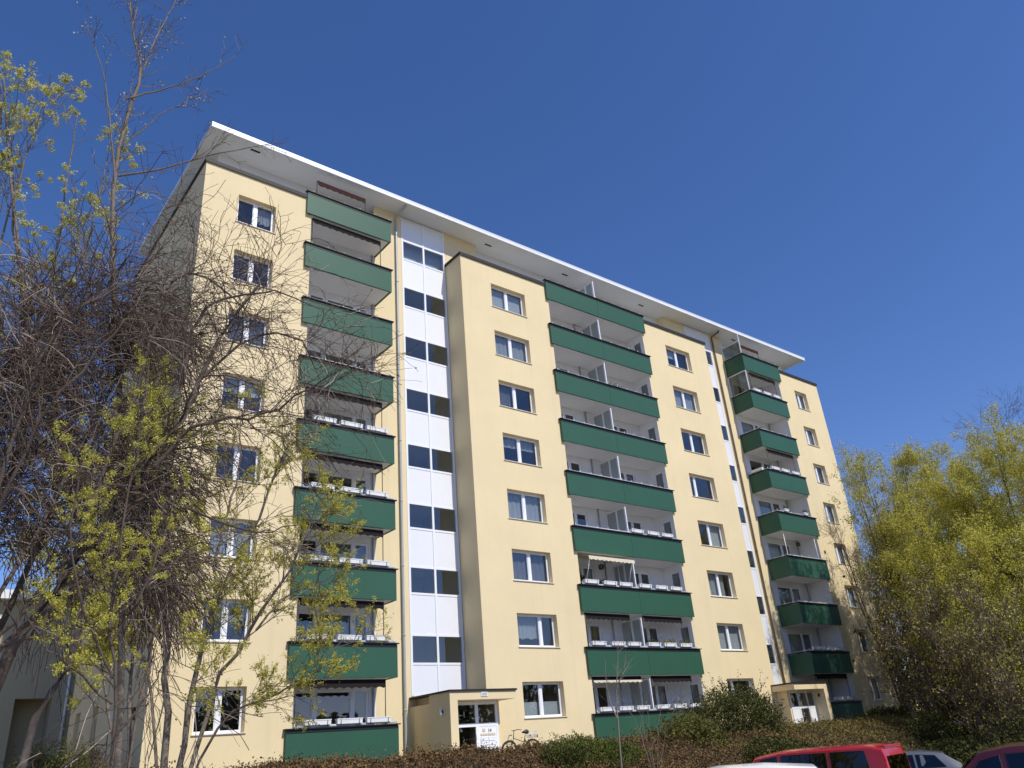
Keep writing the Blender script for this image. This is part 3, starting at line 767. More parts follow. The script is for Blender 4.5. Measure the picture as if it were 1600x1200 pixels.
pot((21.7, .4, zf+.4), .11, .5, 'leaf_olive', 260, 'small potted plant beside the divider of the balcony with the cream awning', .18)

def lantern(loc, lab):
    e = empty('hanging_basket', loc, lab, 'basket', 'hanging baskets on the balconies')
    rng = np.random.default_rng(int(loc[0]*10))
    d = norm_(rng.normal(size=(160, 3))); c = d*.15*rng.uniform(.5, 1, (160, 1))
    v, f = leaf_quads(c, rng.uniform(.02, .05, 160), rng)
    link('foliage', np_mesh('foliage', v, f, np.repeat(rng.uniform(0, 1, 160), 4)), M['leaf_green'], e)
    MB().tube([(0, 0, .05), (0, 0, .42)], .004, 4).build('chain', M['pole_dark'], e)
def norm_(a): return a/(np.linalg.norm(a, axis=-1, keepdims=True)+1e-9)
lantern((21.0, .75, BB+H*3-.42), 'dark hanging basket under the ceiling beside the cream awning')
lantern((39.3, .8, BB+H*4-.42), 'small hanging basket on the third-floor right balcony')
# ------------------------------------------------------------------ neighbouring block at the far left
Nb = empty('neighbouring_block', (-12, 14, 0.1), 'lower shaded block with white roof edge and a recessed porch behind the left trees', 'building')
nw, nd, nh = 30.0, 11.0, 8.1
r0, r1, rz1 = 10.45, 11.85, 4.05         # porch recess in the front
nb = MB()
nb.quad((0, 0, 0), (r0, 0, 0), (r0, 0, nh), (0, 0, nh)); nb.quad((r1, 0, 0), (nw, 0, 0), (nw, 0, nh), (r1, 0, nh)); nb.quad((r0, 0, rz1), (r1, 0, rz1), (r1, 0, nh), (r0, 0, nh))
nb.quad((r0, 0, 0), (r0, 1.1, 0), (r0, 1.1, rz1), (r0, 0, rz1)); nb.quad((r1, 0, 0), (r1, 1.1, 0), (r1, 1.1, rz1), (r1, 0, rz1)); nb.quad((r0, 0, rz1), (r1, 0, rz1), (r1, 1.1, rz1), (r0, 1.1, rz1)); nb.quad((r0, 1.1, 0), (r1, 1.1, 0), (r1, 1.1, rz1), (r0, 1.1, rz1))
nb.quad((0, 0, 0), (0, nd, 0), (0, nd, nh), (0, 0, nh)); nb.quad((nw, 0, 0), (nw, nd, 0), (nw, nd, nh), (nw, 0, nh)); nb.quad((0, nd, 0), (nw, nd, 0), (nw, nd, nh), (0, nd, nh))
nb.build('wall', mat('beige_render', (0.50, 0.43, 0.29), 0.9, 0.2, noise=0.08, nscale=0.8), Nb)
MB().box(-.4, nw+.4, -.5, nd+.4, nh+.002, nh+.38).build('roof', M['fascia'], Nb)
MB().tube([(12.4, -.08, 0), (12.4, -.08, nh)], .06, 8).build('rain_pipe', M['pvc'], Nb)
for k in range(3):
    for x in (1.5, 5.0, 8.0):
        f = MB().box(x, x+1.5, -.03, -.003, 1.2+k*2.5, 2.4+k*2.5).build('window', M['pvc'], Nb)
        for q in range(2): MB().box(x+.08+.71*q, x+.71+.71*q, -.036, -.031, 1.28+k*2.5, 2.32+k*2.5).build('pane', M['car_glass'], f)

# ------------------------------------------------------------------ trees
def norm(a): return a/(np.linalg.norm(a, axis=-1, keepdims=True)+1e-9)
def resample(pts, n, rng=None, jit=0):
    pts = np.asarray(pts, float); k = len(pts)
    # Catmull-Rom through the points
    P = np.vstack([2*pts[0]-pts[1], pts, 2*pts[-1]-pts[-2]]); t = np.linspace(0, k-1-1e-6, n); i = t.astype(int); f = (t-i)[:, None]
    a, b, c, d = P[i], P[i+1], P[i+2], P[i+3]
    q = .5*((2*b)+(c-a)*f+(2*a-5*b+4*c-d)*f*f+(3*b-a-3*c+d)*f**3)
    if rng is not None and jit: q[1:] += rng.normal(0, jit, (n-1, 3))
    return q
def grow(rng, P, R, count, ang, ln, npts, wander=.12, grav=0.0, rs=.6, tr=(.15, 1), fall=.5, rmin=.0015, tip=.25, up=0.0, rl=.010):
    """children branches from parents P (N,n,3) with radii R"""
    N, n, _ = P.shape
    L = np.linalg.norm(np.diff(P, axis=1), axis=2).sum(1)
    pi = rng.choice(N, count, p=L/L.sum()); t = rng.uniform(tr[0], tr[1], count)
    s = t*(n-1); i = np.minimum(s.astype(int), n-2); f = (s-i)[:, None]
    pos = P[pi, i]*(1-f)+P[pi, i+1]*f; tan = norm(P[pi, i+1]-P[pi, i])
    r = R[pi, i]*(1-f[:, 0])+R[pi, i+1]*f[:, 0]
    side = norm(np.cross(tan, rng.normal(size=(count, 3))))
    a = np.radians(rng.normal(ang, ang*.25, count))[:, None]
    d = norm(tan*np.cos(a)+side*np.sin(a)+np.array([0, 0, up]))
    length = ln*(1-fall*t)*rng.uniform(.55, 1.25, count)
    step = (length/(npts-1))[:, None]
    out = np.empty((count, npts, 3)); out[:, 0] = pos
    for j in range(1, npts):
        d = norm(d+rng.normal(0, wander, (count, 3))+np.array([0, 0, grav]))
        out[:, j] = out[:, j-1]+d*step
    r0 = np.maximum(np.minimum(r*rs, length*rl+.001), rmin)
    RR = r0[:, None]*np.linspace(1, tip, npts)[None, :]
    return out, np.maximum(RR, rmin*.7)
def tubes(batches):
    V = []; F = []; A = []; off = 0
    for P, R, S, tint in batches:
        N, n, _ = P.shape
        t = np.empty_like(P); t[:, 1:-1] = P[:, 2:]-P[:, :-2]; t[:, 0] = P[:, 1]-P[:, 0]; t[:, -1] = P[:, -1]-P[:, -2]; t = norm(t)
        ref = np.where(np.abs(t[..., 2:3]) < .9, np.array([0, 0, 1.]), np.array([1., 0, 0]))
        a = norm(np.cross(t, ref)); b = np.cross(t, a)
        an = np.arange(S)*2*np.pi/S
        v = P[:, :, None, :]+R[:, :, None, None]*(a[:, :, None, :]*np.cos(an)[None, None, :, None]+b[:, :, None, :]*np.sin(an)[None, None, :, None])
        V.append(v.reshape(-1, 3)); A.append(np.repeat(tint if isinstance(tint, np.ndarray) else np.full(N, tint), n*S))
        ids = off+np.arange(N*n*S).reshape(N, n, S); nx = np.roll(ids, -1, axis=2)
        F.append(np.stack([ids[:, :-1], nx[:, :-1], nx[:, 1:], ids[:, 1:]], -1).reshape(-1, 4)); off += N*n*S
    return np.vstack(V), np.vstack(F), np.concatenate(A)
def radii(n, r0, r1, p=1.0): return r1+(r0-r1)*(1-np.linspace(0, 1, n))**p
def add_tubes(name, batches, m, parent, base):
    v, f, a = tubes(batches)
    return link(name, np_mesh(name, v-np.asarray(base), f, a, smooth=True), M[m], parent)
def add_leaves(name, c, size, rng, m, parent, base, per=1, spread=.05, tint=None, flat=0):
    c = np.repeat(c, per, 0)+rng.normal(0, spread, (len(c)*per, 3))
    tb = np.repeat(rng.uniform(0, 1, len(c)//per), per) if tint is None else np.repeat(tint, per)
    v, f = leaf_quads(c, rng.uniform(size*.6, size*1.3, len(c)), rng, flat)
    t = np.clip(tb*.6+rng.uniform(0, .4, len(c)), 0, 1)
    return link(name, np_mesh(name, v-np.asarray(base), f, np.repeat(t, 4)), M[m], parent)
def pts_on(P, rng, count, tr=(.3, 1)):
    N, n, _ = P.shape
    i = rng.choice(N, count); s = rng.uniform(tr[0], tr[1], count)*(n-1); j = np.minimum(s.astype(int), n-2); f = (s-j)[:, None]
    return P[i, j]*(1-f)+P[i, j+1]*f

def tree(name, label, base, stems, seed, lev, leaves=None, bark='bark', twigm='twig', cat='tree', group=None, r0=.12, nst=14, jit=.03, tp=.25):
    """stems: list of polylines from the base; lev: list of kwargs for grow"""
    rng = np.random.default_rng(seed)
    base = np.asarray(base, float)
    e = empty(name, base, label, cat, group)
    stems = [q if isinstance(q, tuple) else (q, r0*(1 if i == 0 else .75)) for i, q in enumerate(stems)]
    P = np.stack([resample(q[0], nst, rng, jit) for q in stems]); R = np.stack([radii(nst, q[1], max(q[1]*tp, .004), .9) for q in stems])
    add_tubes('trunk', [(P, R, 8, .5)], bark, e, base)
    levels = [(P, R)]; batches = []
    for q, kw in enumerate(lev):
        Pn, Rn = grow(rng, *levels[-1], **kw); levels.append((Pn, Rn))
        batches.append((Pn, Rn, 5 if q == 0 else 4 if q == 1 else 3, rng.uniform(0, 1, len(Pn))))
    add_tubes('branches', batches[:1], bark, e, base)['kind'] = 'stuff'
    if batches[1:]: add_tubes('twigs', batches[1:], twigm, e, base)['kind'] = 'stuff'
    if leaves:
        for lv in (leaves if isinstance(leaves, list) else [leaves]):
            lv = dict(lv); cnt = lv.pop('count'); l_ = lv.pop('level', -1); nm = lv.pop('name', 'crown'); trr = lv.pop('tr', (.3, 1)); mm = lv.pop('m', 'leaf_yellow'); sz = lv.pop('size', .05)
            c = pts_on(levels[l_][0], rng, cnt, trr)
            add_leaves(nm, c, sz, rng, mm, e, base, **lv)['kind'] = 'stuff'
    return e, levels

def gz(p, dz=-.1): return np.array([p[0], p[1], T(p[0], p[1])+dz])
V3 = lambda *a: np.array(a, float)

# small multi-stemmed maple in front of the left wing
b = gz(at(262, 1200, 18.0))
st = [([b, at(262, 1100, 18), at(258, 960, 18), at(262, 850, 18.1), at(300, 700, 18.3)], .08),
      ([b+V3(.1, .05, .2), at(300, 1080, 17.8), at(335, 940, 17.5), at(400, 820, 17.2), at(450, 690, 17.0)], .065),
      ([b+V3(.1, -.05, .2), at(330, 1090, 17.9), at(400, 970, 17.4), at(465, 870, 17), at(495, 790, 16.8)], .05),
      ([b+V3(-.1, 0, .2), at(235, 1070, 18.2), at(190, 930, 18.4), at(150, 820, 18.6), at(120, 700, 18.8)], .035),
      ([b+V3(.12, 0, .3), at(345, 1130, 17.6), at(420, 1090, 17.0), at(490, 1050, 16.6), at(530, 1000, 16.4)], .03),
      ([at(335, 940, 17.5), at(345, 840, 17.5), at(370, 740, 17.4), at(380, 640, 17.4)], .04),
      ([at(400, 985, 17.4), at(440, 935, 17.2), at(490, 915, 16.9), at(525, 890, 16.7)], .025),
      ([at(258, 960, 18), at(235, 840, 18), at(225, 730, 18), at(200, 640, 18)], .03)]
tree('maple_tree', 'multi-stemmed maple in yellow-green bud in front of the lower left windows', b, st, 11,
     [dict(count=95, ang=38, ln=1.7, npts=8, wander=.09, grav=.05, rs=.45, tr=(.25, 1)),
      dict(count=560, ang=38, ln=.85, npts=6, wander=.12, grav=.03, rs=.6, rmin=.006),
      dict(count=2300, ang=42, ln=.38, npts=4, wander=.15, grav=.05, rs=.55, rmin=.0048)],
     dict(count=10000, size=.017, per=8, spread=.026, tr=(.2, 1)), bark='bark', twigm='twig')

# maple at the left edge with round bud clusters against the sky
b = gz(at(5, 1215, 13.5))
st = [([b, at(50, 1135, 13.5), at(98, 1060, 13.4), at(135, 930, 13.3), at(120, 780, 13.2), at(60, 600, 13), at(30, 400, 12.8), at(5, 120, 12.6)], .06),
      ([at(100, 740, 13.2), at(85, 600, 13), at(75, 480, 12.9), at(95, 360, 12.7), at(122, 170, 12.5)], .035),
      ([at(115, 780, 13.2), at(40, 640, 13), at(0, 500, 13), at(-10, 330, 12.8), at(3, 130, 12.6)], .04),
      ([at(70, 620, 13), at(100, 470, 12.8), at(140, 370, 12.6), at(170, 230, 12.5)], .03),
      ([at(35, 430, 13), at(20, 330, 12.8), at(45, 240, 12.6), at(66, 150, 12.5)], .025),
      ([at(-40, 560, 13), at(-10, 420, 13), at(20, 300, 13), at(15, 210, 13)], .025)]
tree('maple_tree', 'maple at the left picture edge with round yellow bud clusters against the sky', b, st, 12,
     [dict(count=60, ang=34, ln=1.6, npts=7, wander=.07, grav=.06, rs=.5, tr=(.35, 1)),
      dict(count=280, ang=40, ln=.65, npts=5, wander=.09, grav=.05, rs=.6, rmin=.006),
      dict(count=700, ang=45, ln=.24, npts=3, wander=.1, grav=.04, rs=.6, rmin=.005)],
     dict(count=1500, size=.019, per=16, spread=.024, tr=(.7, 1), m='leaf_pale'), bark='bark', twigm='twig_pale', jit=.015)

# yellow-green tree standing further back, against the gable
b = gz(at(200, 1190, 25))
st = [([b, at(205, 1000, 25), at(195, 800, 25), at(215, 640, 25), at(225, 520, 25)], .055),
      ([b, at(150, 1000, 25), at(110, 850, 25.3), at(70, 720, 25.5)], .04),
      ([b, at(240, 980, 24.5), at(265, 820, 24.4), at(250, 660, 24.4)], .04)]
tree('maple_tree', 'yellow-green maple close to the shaded gable wall', b, st, 13,
     [dict(count=70, ang=42, ln=2.3, npts=7, wander=.1, grav=.03, rs=.5, tr=(.15, 1)),
      dict(count=420, ang=42, ln=1.0, npts=5, wander=.13, rs=.55, rmin=.004),
      dict(count=1500, ang=45, ln=.45, npts=4, wander=.13, rs=.55, rmin=.003)],
     dict(count=9000, size=.04, per=6, spread=.06, tr=(.2, 1)))

# slender beech with pale buds rising into the sky
b = gz(at(205, 1200, 11.5))
st = [([b, at(196, 900, 11.3), at(186, 600, 11.1), at(176, 380, 11), at(180, 270, 11), at(205, 160, 10.9), at(222, 110, 10.9), at(205, 40, 10.8), at(203, -40, 10.8)], .045),
      ([at(184, 240, 11), at(212, 140, 11), at(240, 70, 11.1), at(262, 25, 11.2), at(285, -20, 11.2)], .02),
      ([at(180, 300, 11), at(172, 190, 10.8), at(160, 110, 10.7), at(132, 30, 10.6)], .016),
      ([at(184, 275, 11), at(260, 262, 10.7), at(340, 240, 10.5), at(440, 222, 10.3)], .018),
      ([at(196, 155, 10.9), at(260, 138, 10.7), at(320, 116, 10.5), at(370, 86, 10.4)], .015),
      ([at(196, 225, 11), at(250, 180, 10.9), at(290, 160, 10.8), at(325, 140, 10.8)], .010),
      ([at(180, 330, 11), at(230, 300, 10.8), at(280, 320, 10.7), at(340, 365, 10.6)], .010),
      ([at(178, 360, 11), at(150, 320, 11.1), at(120, 300, 11.2)], .010)]
tree('beech_tree', 'slender beech with pale buds rising against the deep blue sky', b, st, 14,
     [dict(count=110, ang=42, ln=.85, npts=8, wander=.12, grav=.02, rs=.5, tr=(.3, 1), rmin=.0045),
      dict(count=400, ang=42, ln=.34, npts=5, wander=.12, grav=.02, rs=.6, rmin=.0036),
      dict(count=180, ang=40, ln=.12, npts=3, wander=.1, rs=.6, rmin=.003)],
     [dict(count=130, size=.016, per=1, spread=.006, tr=(.3, 1), m='bud', name='buds', level=l) for l in (1, 2, 3)], bark='bark', twigm='twig', jit=.006)

# large old tree with arching, drooping branches: its base is left of the picture
b = gz(at(-60, 1330, 8.0))
st = [([b, at(-20, 1120, 8), at(60, 960, 8), at(160, 815, 8), at(225, 735, 8.1), at(290, 640, 8.2), at(345, 520, 8.3), at(405, 440, 8.4)], .055),
      ([at(-60, 1200, 8), at(-40, 900, 7.8), at(20, 680, 7.7), at(90, 520, 7.6), at(170, 450, 7.6), at(250, 440, 7.7)], .024),
      ([at(285, 600, 8.1), at(290, 545, 8.05), at(310, 490, 8), at(345, 470, 8), at(420, 455, 8), at(485, 475, 8)], .024),
      ([at(240, 730, 8.1), at(310, 665, 8), at(400, 650, 7.9), at(480, 610, 7.8), at(560, 560, 7.7)], .022),
      ([at(200, 770, 8), at(240, 785, 7.9), at(310, 800, 7.8), at(390, 830, 7.7), at(470, 822, 7.6)], .017),
      ([at(90, 930, 8), at(160, 740, 8.4), at(240, 520, 8.6), at(265, 440, 8.7), at(310, 430, 8.7), at(400, 500, 8.6)], .026),
      ([at(-40, 900, 7.8), at(40, 700, 7.4), at(140, 560, 7.2), at(210, 500, 7.1), at(260, 510, 7.1)], .018),
      ([at(120, 870, 8), at(170, 880, 7.8), at(215, 940, 7.6), at(250, 1010, 7.4), at(258, 1090, 7.3), at(225, 1200, 7.2)], .014),
      ([at(290, 640, 8.2), at(330, 570, 8.3), at(420, 520, 8.3), at(480, 550, 8.2), at(510, 620, 8.1)], .018),
      ([at(-30, 1000, 8), at(60, 820, 8.6), at(150, 660, 9), at(250, 600, 9.2), at(330, 610, 9.2)], .02),
      ([at(0, 1010, 8), at(100, 985, 7.8), at(180, 960, 7.7), at(240, 900, 7.6), at(300, 860, 7.6)], .018)]
_, lv = tree('weeping_tree', 'dark old tree with tangled arching bare branches filling the left foreground', b, st, 15,
     [dict(count=150, ang=42, ln=1.6, npts=9, wander=.15, grav=-.02, rs=.45, tr=(.22, 1), up=.15, rl=.008),
      dict(count=850, ang=45, ln=.95, npts=8, wander=.16, grav=-.05, rs=.6, rmin=.0042, rl=.006),
      dict(count=2600, ang=42, ln=.5, npts=6, wander=.15, grav=-.06, rs=.6, rmin=.0032, rl=.005)],
     dict(count=900, size=.012, per=2, spread=.008, tr=(.6, 1), m='leaf_olive', name='buds'), bark='bark_dark', twigm='twig', jit=.02)
# thicket of hanging bare twigs (second, denser crown behind it)
b = gz(at(-120, 1250, 10.0))
st = [([b, at(-60, 1000, 10), at(0, 780, 10), at(70, 600, 10), at(140, 520, 10), at(190, 490, 10)], .05),
      ([b, at(-20, 1040, 10.3), at(70, 820, 10.4), at(150, 640, 10.5), at(210, 530, 10.5), at(250, 510, 10.5)], .04),
      ([b, at(-80, 950, 9.6), at(-40, 730, 9.5), at(20, 580, 9.5), at(90, 540, 9.5)], .04),
      ([at(-40, 1050, 10), at(90, 920, 10), at(170, 790, 10), at(230, 690, 10.1), at(290, 660, 10.1)], .03),
      ([at(-60, 980, 10), at(-20, 860, 9.7), at(60, 770, 9.6), at(150, 740, 9.5), at(220, 750, 9.5)], .026),
      ([at(-60, 1050, 9.6), at(20, 970, 9.5), at(100, 880, 9.4), at(180, 860, 9.3), at(250, 890, 9.3)], .024),
      ([at(-80, 950, 10), at(-40, 690, 10), at(30, 540, 10.2), at(110, 480, 10.3), at(170, 475, 10.3)], .028)]
tree('weeping_tree', 'dense brown thicket of hanging bare twigs at the left edge below the maple buds', b, st, 16,
     [dict(count=190, ang=44, ln=1.2, npts=8, wander=.13, grav=-.06, rs=.4, tr=(.3, 1), up=.15, rl=.007),
      dict(count=2300, ang=36, ln=1.15, npts=9, wander=.09, grav=-.13, rs=.6, rmin=.0058, rl=.005),
      dict(count=6500, ang=30, ln=.6, npts=6, wander=.11, grav=-.11, rs=.6, rmin=.0046, rl=.005)],
     None, bark='bark_dark', twigm='twig', jit=.02)

# young maple among the bare twigs
b = gz(at(175, 1330, 7.2))
st = [([b, at(180, 1150, 7.2), at(175, 980, 7.2), at(190, 820, 7.2), at(215, 690, 7.2), at(235, 560, 7.2)], .016),
      ([at(178, 1060, 7.2), at(130, 950, 7.1), at(110, 840, 7.0), at(130, 720, 7.0), at(165, 640, 7.0)], .011),
      ([at(178, 1000, 7.2), at(225, 920, 7.2), at(255, 840, 7.3), at(275, 770, 7.3)], .010),
      ([at(176, 1100, 7.2), at(110, 1040, 7.1), at(60, 1000, 7.0), at(30, 930, 7.0)], .009),
      ([at(180, 1150, 7.2), at(235, 1080, 7.2), at(270, 1000, 7.2)], .009)]
tree('maple_tree', 'young yellow-green maple among the bare twigs of the left foreground', b, st, 17,
     [dict(count=60, ang=42, ln=.6, npts=6, wander=.1, grav=.03, rs=.5, tr=(.25, 1), rmin=.003),
      dict(count=260, ang=42, ln=.28, npts=5, wander=.12, rs=.6, rmin=.0022)],
     dict(count=2600, size=.0085, per=7, spread=.013, tr=(.3, 1)), bark='bark_dark', twigm='twig', jit=.008)

# trees of the grove at the right
def grove(label, u, v_top, d, seed, w_=2.6, nst_=3, leaf=3000, lsize=.047, name='maple_tree', m='leaf_yellow', bark='bark_dark', twm='twig', lo=.12, dens=1.0, reach=.30, pos=None):
    rng = np.random.default_rng(seed)
    p = at(u, v_top, d) if pos is None else np.array(pos, float); b = gz(p); top = p[2]; h = top-b[2]
    side = np.array([RGT[0], RGT[1], 0]); side /= np.linalg.norm(side); aw = np.array([FWD[0], FWD[1], 0]); aw /= np.linalg.norm(aw)
    st = []
    for i in range(nst_):
        a = 2*math.pi*i/nst_+rng.uniform(0, 1); r = w_*rng.uniform(.35, .75) if nst_ > 1 else .2
        off = side*math.cos(a)*r+aw*math.sin(a)*r
        hh = h*rng.uniform(.82, 1.0) if i else h*.97
        st.append([b, b+off*.2+V3(0, 0, hh*.25), b+off*.55+V3(0, 0, hh*.6), b+off*.9+V3(0, 0, hh)])
    lv = [dict(count=int(60*dens), ang=36, ln=h*reach, npts=7, wander=.09, grav=.07, rs=.5, tr=(lo, .97), fall=.55),
          dict(count=int(420*dens), ang=36, ln=h*.12, npts=5, wander=.12, grav=.05, rs=.55),
          dict(count=int(1900*dens), ang=38, ln=h*.055, npts=4, wander=.12, grav=.06, rs=.6, rmin=.008)]
    return tree(name, label, b, st, seed, lv, dict(count=leaf, size=lsize, per=3, spread=.13, tr=(.1, 1), m=m) if leaf else None, bark=bark, twigm=twm, r0=h*.0085, jit=.04, tp=.06, group='trees of the grove beside the building')
grove('yellow-green maple overlapping the right end of the facade', 1335, 705, 50, 21, 1.2, 3, 8500, reach=.15, lo=.42)
grove('slim yellow-green maple second from the building in the grove', 1375, 712, 53, 22, 2.2, 3, 10500, reach=.24, lo=.38)
grove('thin-leaved tree with bare tips near the middle of the grove', 1428, 700, 55, 23, 2.6, 3, 9180)
grove('bright yellow-green maple right of the bare-tipped tree', 1462, 735, 49, 24, 2.6, 3, 16065)
grove('broad golden-green maple near the right picture edge', 1530, 700, 47, 25, 2.8, 4, 19507)
grove('tallest yellow-green maple cut by the right picture edge', 1592, 675, 46, 26, 2.8, 4, 19507)
grove('leafy yellow-green maple filling the gap below the skyline of the grove', 1492, 725, 53, 35, 2.8, 4, 16065)
grove('yellow-green maple behind the tallest one at the right edge', 1562, 715, 54, 36, 2.8, 4, 16065)
grove('narrow maple between the slim and the thin-leaved trees', 1400, 740, 58, 37, 2.4, 3, 11475)
grove('bare tree poking above the maples at the right edge', 1578, 650, 58, 27, 1.8, 2, 0)
grove('low olive maple in front of the grove below the golden one', 1425, 830, 45, 28, 2.4, 3, 11475, reach=.24)
grove('olive tree behind the bare shrubs of the grove', 1500, 840, 42, 29, 2.8, 3, 11475)
grove('olive-leaved tree at the right edge behind the dark red car', 1575, 830, 41, 30, 2.8, 3, 11475)
grove('grey bare tree leaning beside the right end wall', 1362, 880, 44, 31, 1.2, 3, 500, bark='bark', dens=1.3, reach=.26)
grove('bare dark tree whose branches cross the lower right windows', 0, 0, 0, 38, 2.6, 4, 120, dens=.8, reach=.26, pos=(37.4, -4.3, 12.4), name='bare_tree')
grove('bare grey tree just beyond the corner of the facade', 0, 0, 0, 39, 2.4, 4, 300, dens=.8, reach=.25, pos=(40.3, -4.6, 12.6), name='bare_tree')
grove('bare brown shrub tree with dense twigs beyond the grey car', 1418, 900, 42, 32, 2.2, 5, 700, dens=1.9, name='bare_tree')
grove('bare brown twiggy tree at the foot of the grove', 1480, 895, 39, 33, 2.4, 5, 700, dens=1.9, name='bare_tree')
grove('wide bare thicket tree near the right edge above the red car', 1550, 900, 37, 34, 2.6, 5, 700, dens=1.9, name='bare_tree')
# far wood closing the view behind the grove
rng = np.random.default_rng(40)
n = 100000
u = rng.uniform(0, 1, n)
cx = 46+u*60; cy = 10-u*46+rng.normal(0, 4, n); top = 11+2*np.sin(u*23)+1.5*np.sin(u*61)
c = np.stack([cx+rng.normal(0, 3, n), cy, -2+rng.uniform(0, 1, n)**1.5*top], -1)
v, f = leaf_quads(c, rng.uniform(.12, .30, n), rng)
far = tag(link('distant_wood', np_mesh('distant_wood', v, f, np.repeat(rng.uniform(0, 1, n), 4)), M['leaf_olive']), 'olive mass of further trees behind the grove at the right', 'wood', kind='stuff')

# row of trees on the far side of the car park, behind the photographer: it shows in the ground-floor panes
n = 26000; u = rng.uniform(0, 1, n)
c = np.stack([-90+u*190, -82+rng.normal(0, 3, n), -3+rng.uniform(0, 1, n)**1.2*(12+3*np.sin(u*41)+2*np.sin(u*97))], -1)
v, f = leaf_quads(c, rng.uniform(.35, .8, n), rng)
tag(link('far_tree_row', np_mesh('far_tree_row', v, f, np.repeat(rng.uniform(0, 1, n), 4)), M['leaf_green']), 'dark row of trees beyond the car park mirrored in the ground-floor windows', 'wood', kind='stuff')

# ------------------------------------------------------------------ shrubs
def bush(name, label, loc, rx, ry, rz_, seed, m, n=5000, size=.035, stems=40, twm='twig', spiky=0.0, group='shrubs in front of the building'):
    """lobed leafy volume plus leafy shoots that break its outline"""
    rng = np.random.default_rng(seed); loc = np.asarray(loc, float); e = empty(name, loc, label, 'shrub', group)
    lob = norm(rng.normal(size=(14, 3))); lob[:, 2] = np.abs(lob[:, 2]); la = rng.uniform(.0, .28, 14)
    def rad(d): return .9+(np.exp(-((1-d@lob.T)/.10))*la).sum(1)
    n1 = int(n*.62)
    d = norm(rng.normal(size=(n1, 3))); d[:, 2] = np.where(d[:, 2] < -.1, -d[:, 2], d[:, 2])
    c1 = d*(rad(d)*rng.uniform(.35, 1, n1)**.4)[:, None]*[rx, ry, rz_]
    sc = np.array([rx, ry, rz_])
    ds = norm(rng.normal(size=(stems*3, 3))*[1, 1, .6]+[0, 0, .7]); ds[:, 2] = np.abs(ds[:, 2])
    ln = rad(ds)*rng.uniform(.9, 1.06+spiky*2, len(ds))
    tt = np.linspace(0, 1, 7)[None, :, None]
    bend = rng.normal(0, .16, (len(ds), 1, 3)); bend[:, :, 2] -= .06
    P = (ds[:, None, :]*tt*ln[:, None, None]+bend*tt**2)*sc
    s_ = rng.uniform(.55, 1, n-n1)*6; i_ = rng.integers(0, len(ds), n-n1); j_ = np.minimum(s_.astype(int), 5); f_ = (s_-j_)[:, None]
    c2 = P[i_, j_]*(1-f_)+P[i_, j_+1]*f_+rng.normal(0, size*1.1, (n-n1, 3))
    c = np.vstack([c1, c2]); c[:, 2] = np.maximum(c[:, 2], .02)
    v, f = leaf_quads(c, rng.uniform(size*.5, size*1.2, n), rng)
    cl = .5+.5*np.sin(c[:, 0]*4.1+seed)*np.sin(c[:, 1]*3.3+1)*np.sin(c[:, 2]*5+2)
    t = np.clip(.55*cl+rng.uniform(0, .5, n), 0, 1)
    link('foliage', np_mesh('foliage', v, f, np.repeat(t, 4)), M[m], e)['kind'] = 'stuff'
    Rr = np.repeat((.010*np.linspace(1, .3, 7))[None], len(P), 0)
    v, f, a = tubes([(P, Rr, 4, rng.uniform(0, .7, len(P)))]); link('stems', np_mesh('stems', v, f, a, smooth=True), M[twm], e)['kind'] = 'stuff'
    return e
def on(u, v, d): p = at(u, v, d); return (p[0], p[1], T(p[0], p[1])-.03)
# clipped shrubs left
p = on(105, 1190, 29); bush('rounded_shrub', 'clipped round yellow-green shrub beside the gable wall', p, .80, .80, 1.45, 51, 'leaf_yellow', 7000, .03)
p = on(58, 1190, 28); bush('rounded_shrub', 'clipped olive shrub at the bottom left corner', p, .75, .75, 1.35, 53, 'leaf_olive', 6000, .03)
p = on(138, 1190, 29.5); bush('rounded_shrub', 'purplish-brown shrub right of the clipped yellow-green one', p, .75, .7, 1.35, 52, 'cover', 6000, .03)
# green mound by the bicycle and its dark neighbour
p = on(930, 1160, 26.5); bush('evergreen_shrub', 'spreading fresh green juniper below the middle balconies', p, 2.1, 1.2, .82, 54, 'leaf_grass', 20000, .028, spiky=.02)
p = on(872, 1160, 25.5); bush('evergreen_shrub', 'small dark green shrub beside the bicycle', p, .85, .7, .62, 55, 'leaf_green', 7000, .03)
# big dark evergreen in front of the second entrance
p = on(1152, 1150, 35); bush('evergreen_shrub', 'large dark evergreen shrub hiding the left side of the second entrance', p, 2.5, 1.6, 1.72, 56, 'leaf_green', 26000, .045, stems=110, spiky=.10)
p = on(1078, 1150, 31); bush('evergreen_shrub', 'brownish-green loose shrub left of the large evergreen', p, 1.7, 1.2, 1.15, 57, 'leaf_olive', 9000, .045, stems=80, spiky=.08)
p = on(1210, 1165, 31); bush('evergreen_shrub', 'low dark green shrub on the slope above the red van', p, 1.9, 1.2, 1.0, 58, 'leaf_green', 10000, .045, spiky=.05)
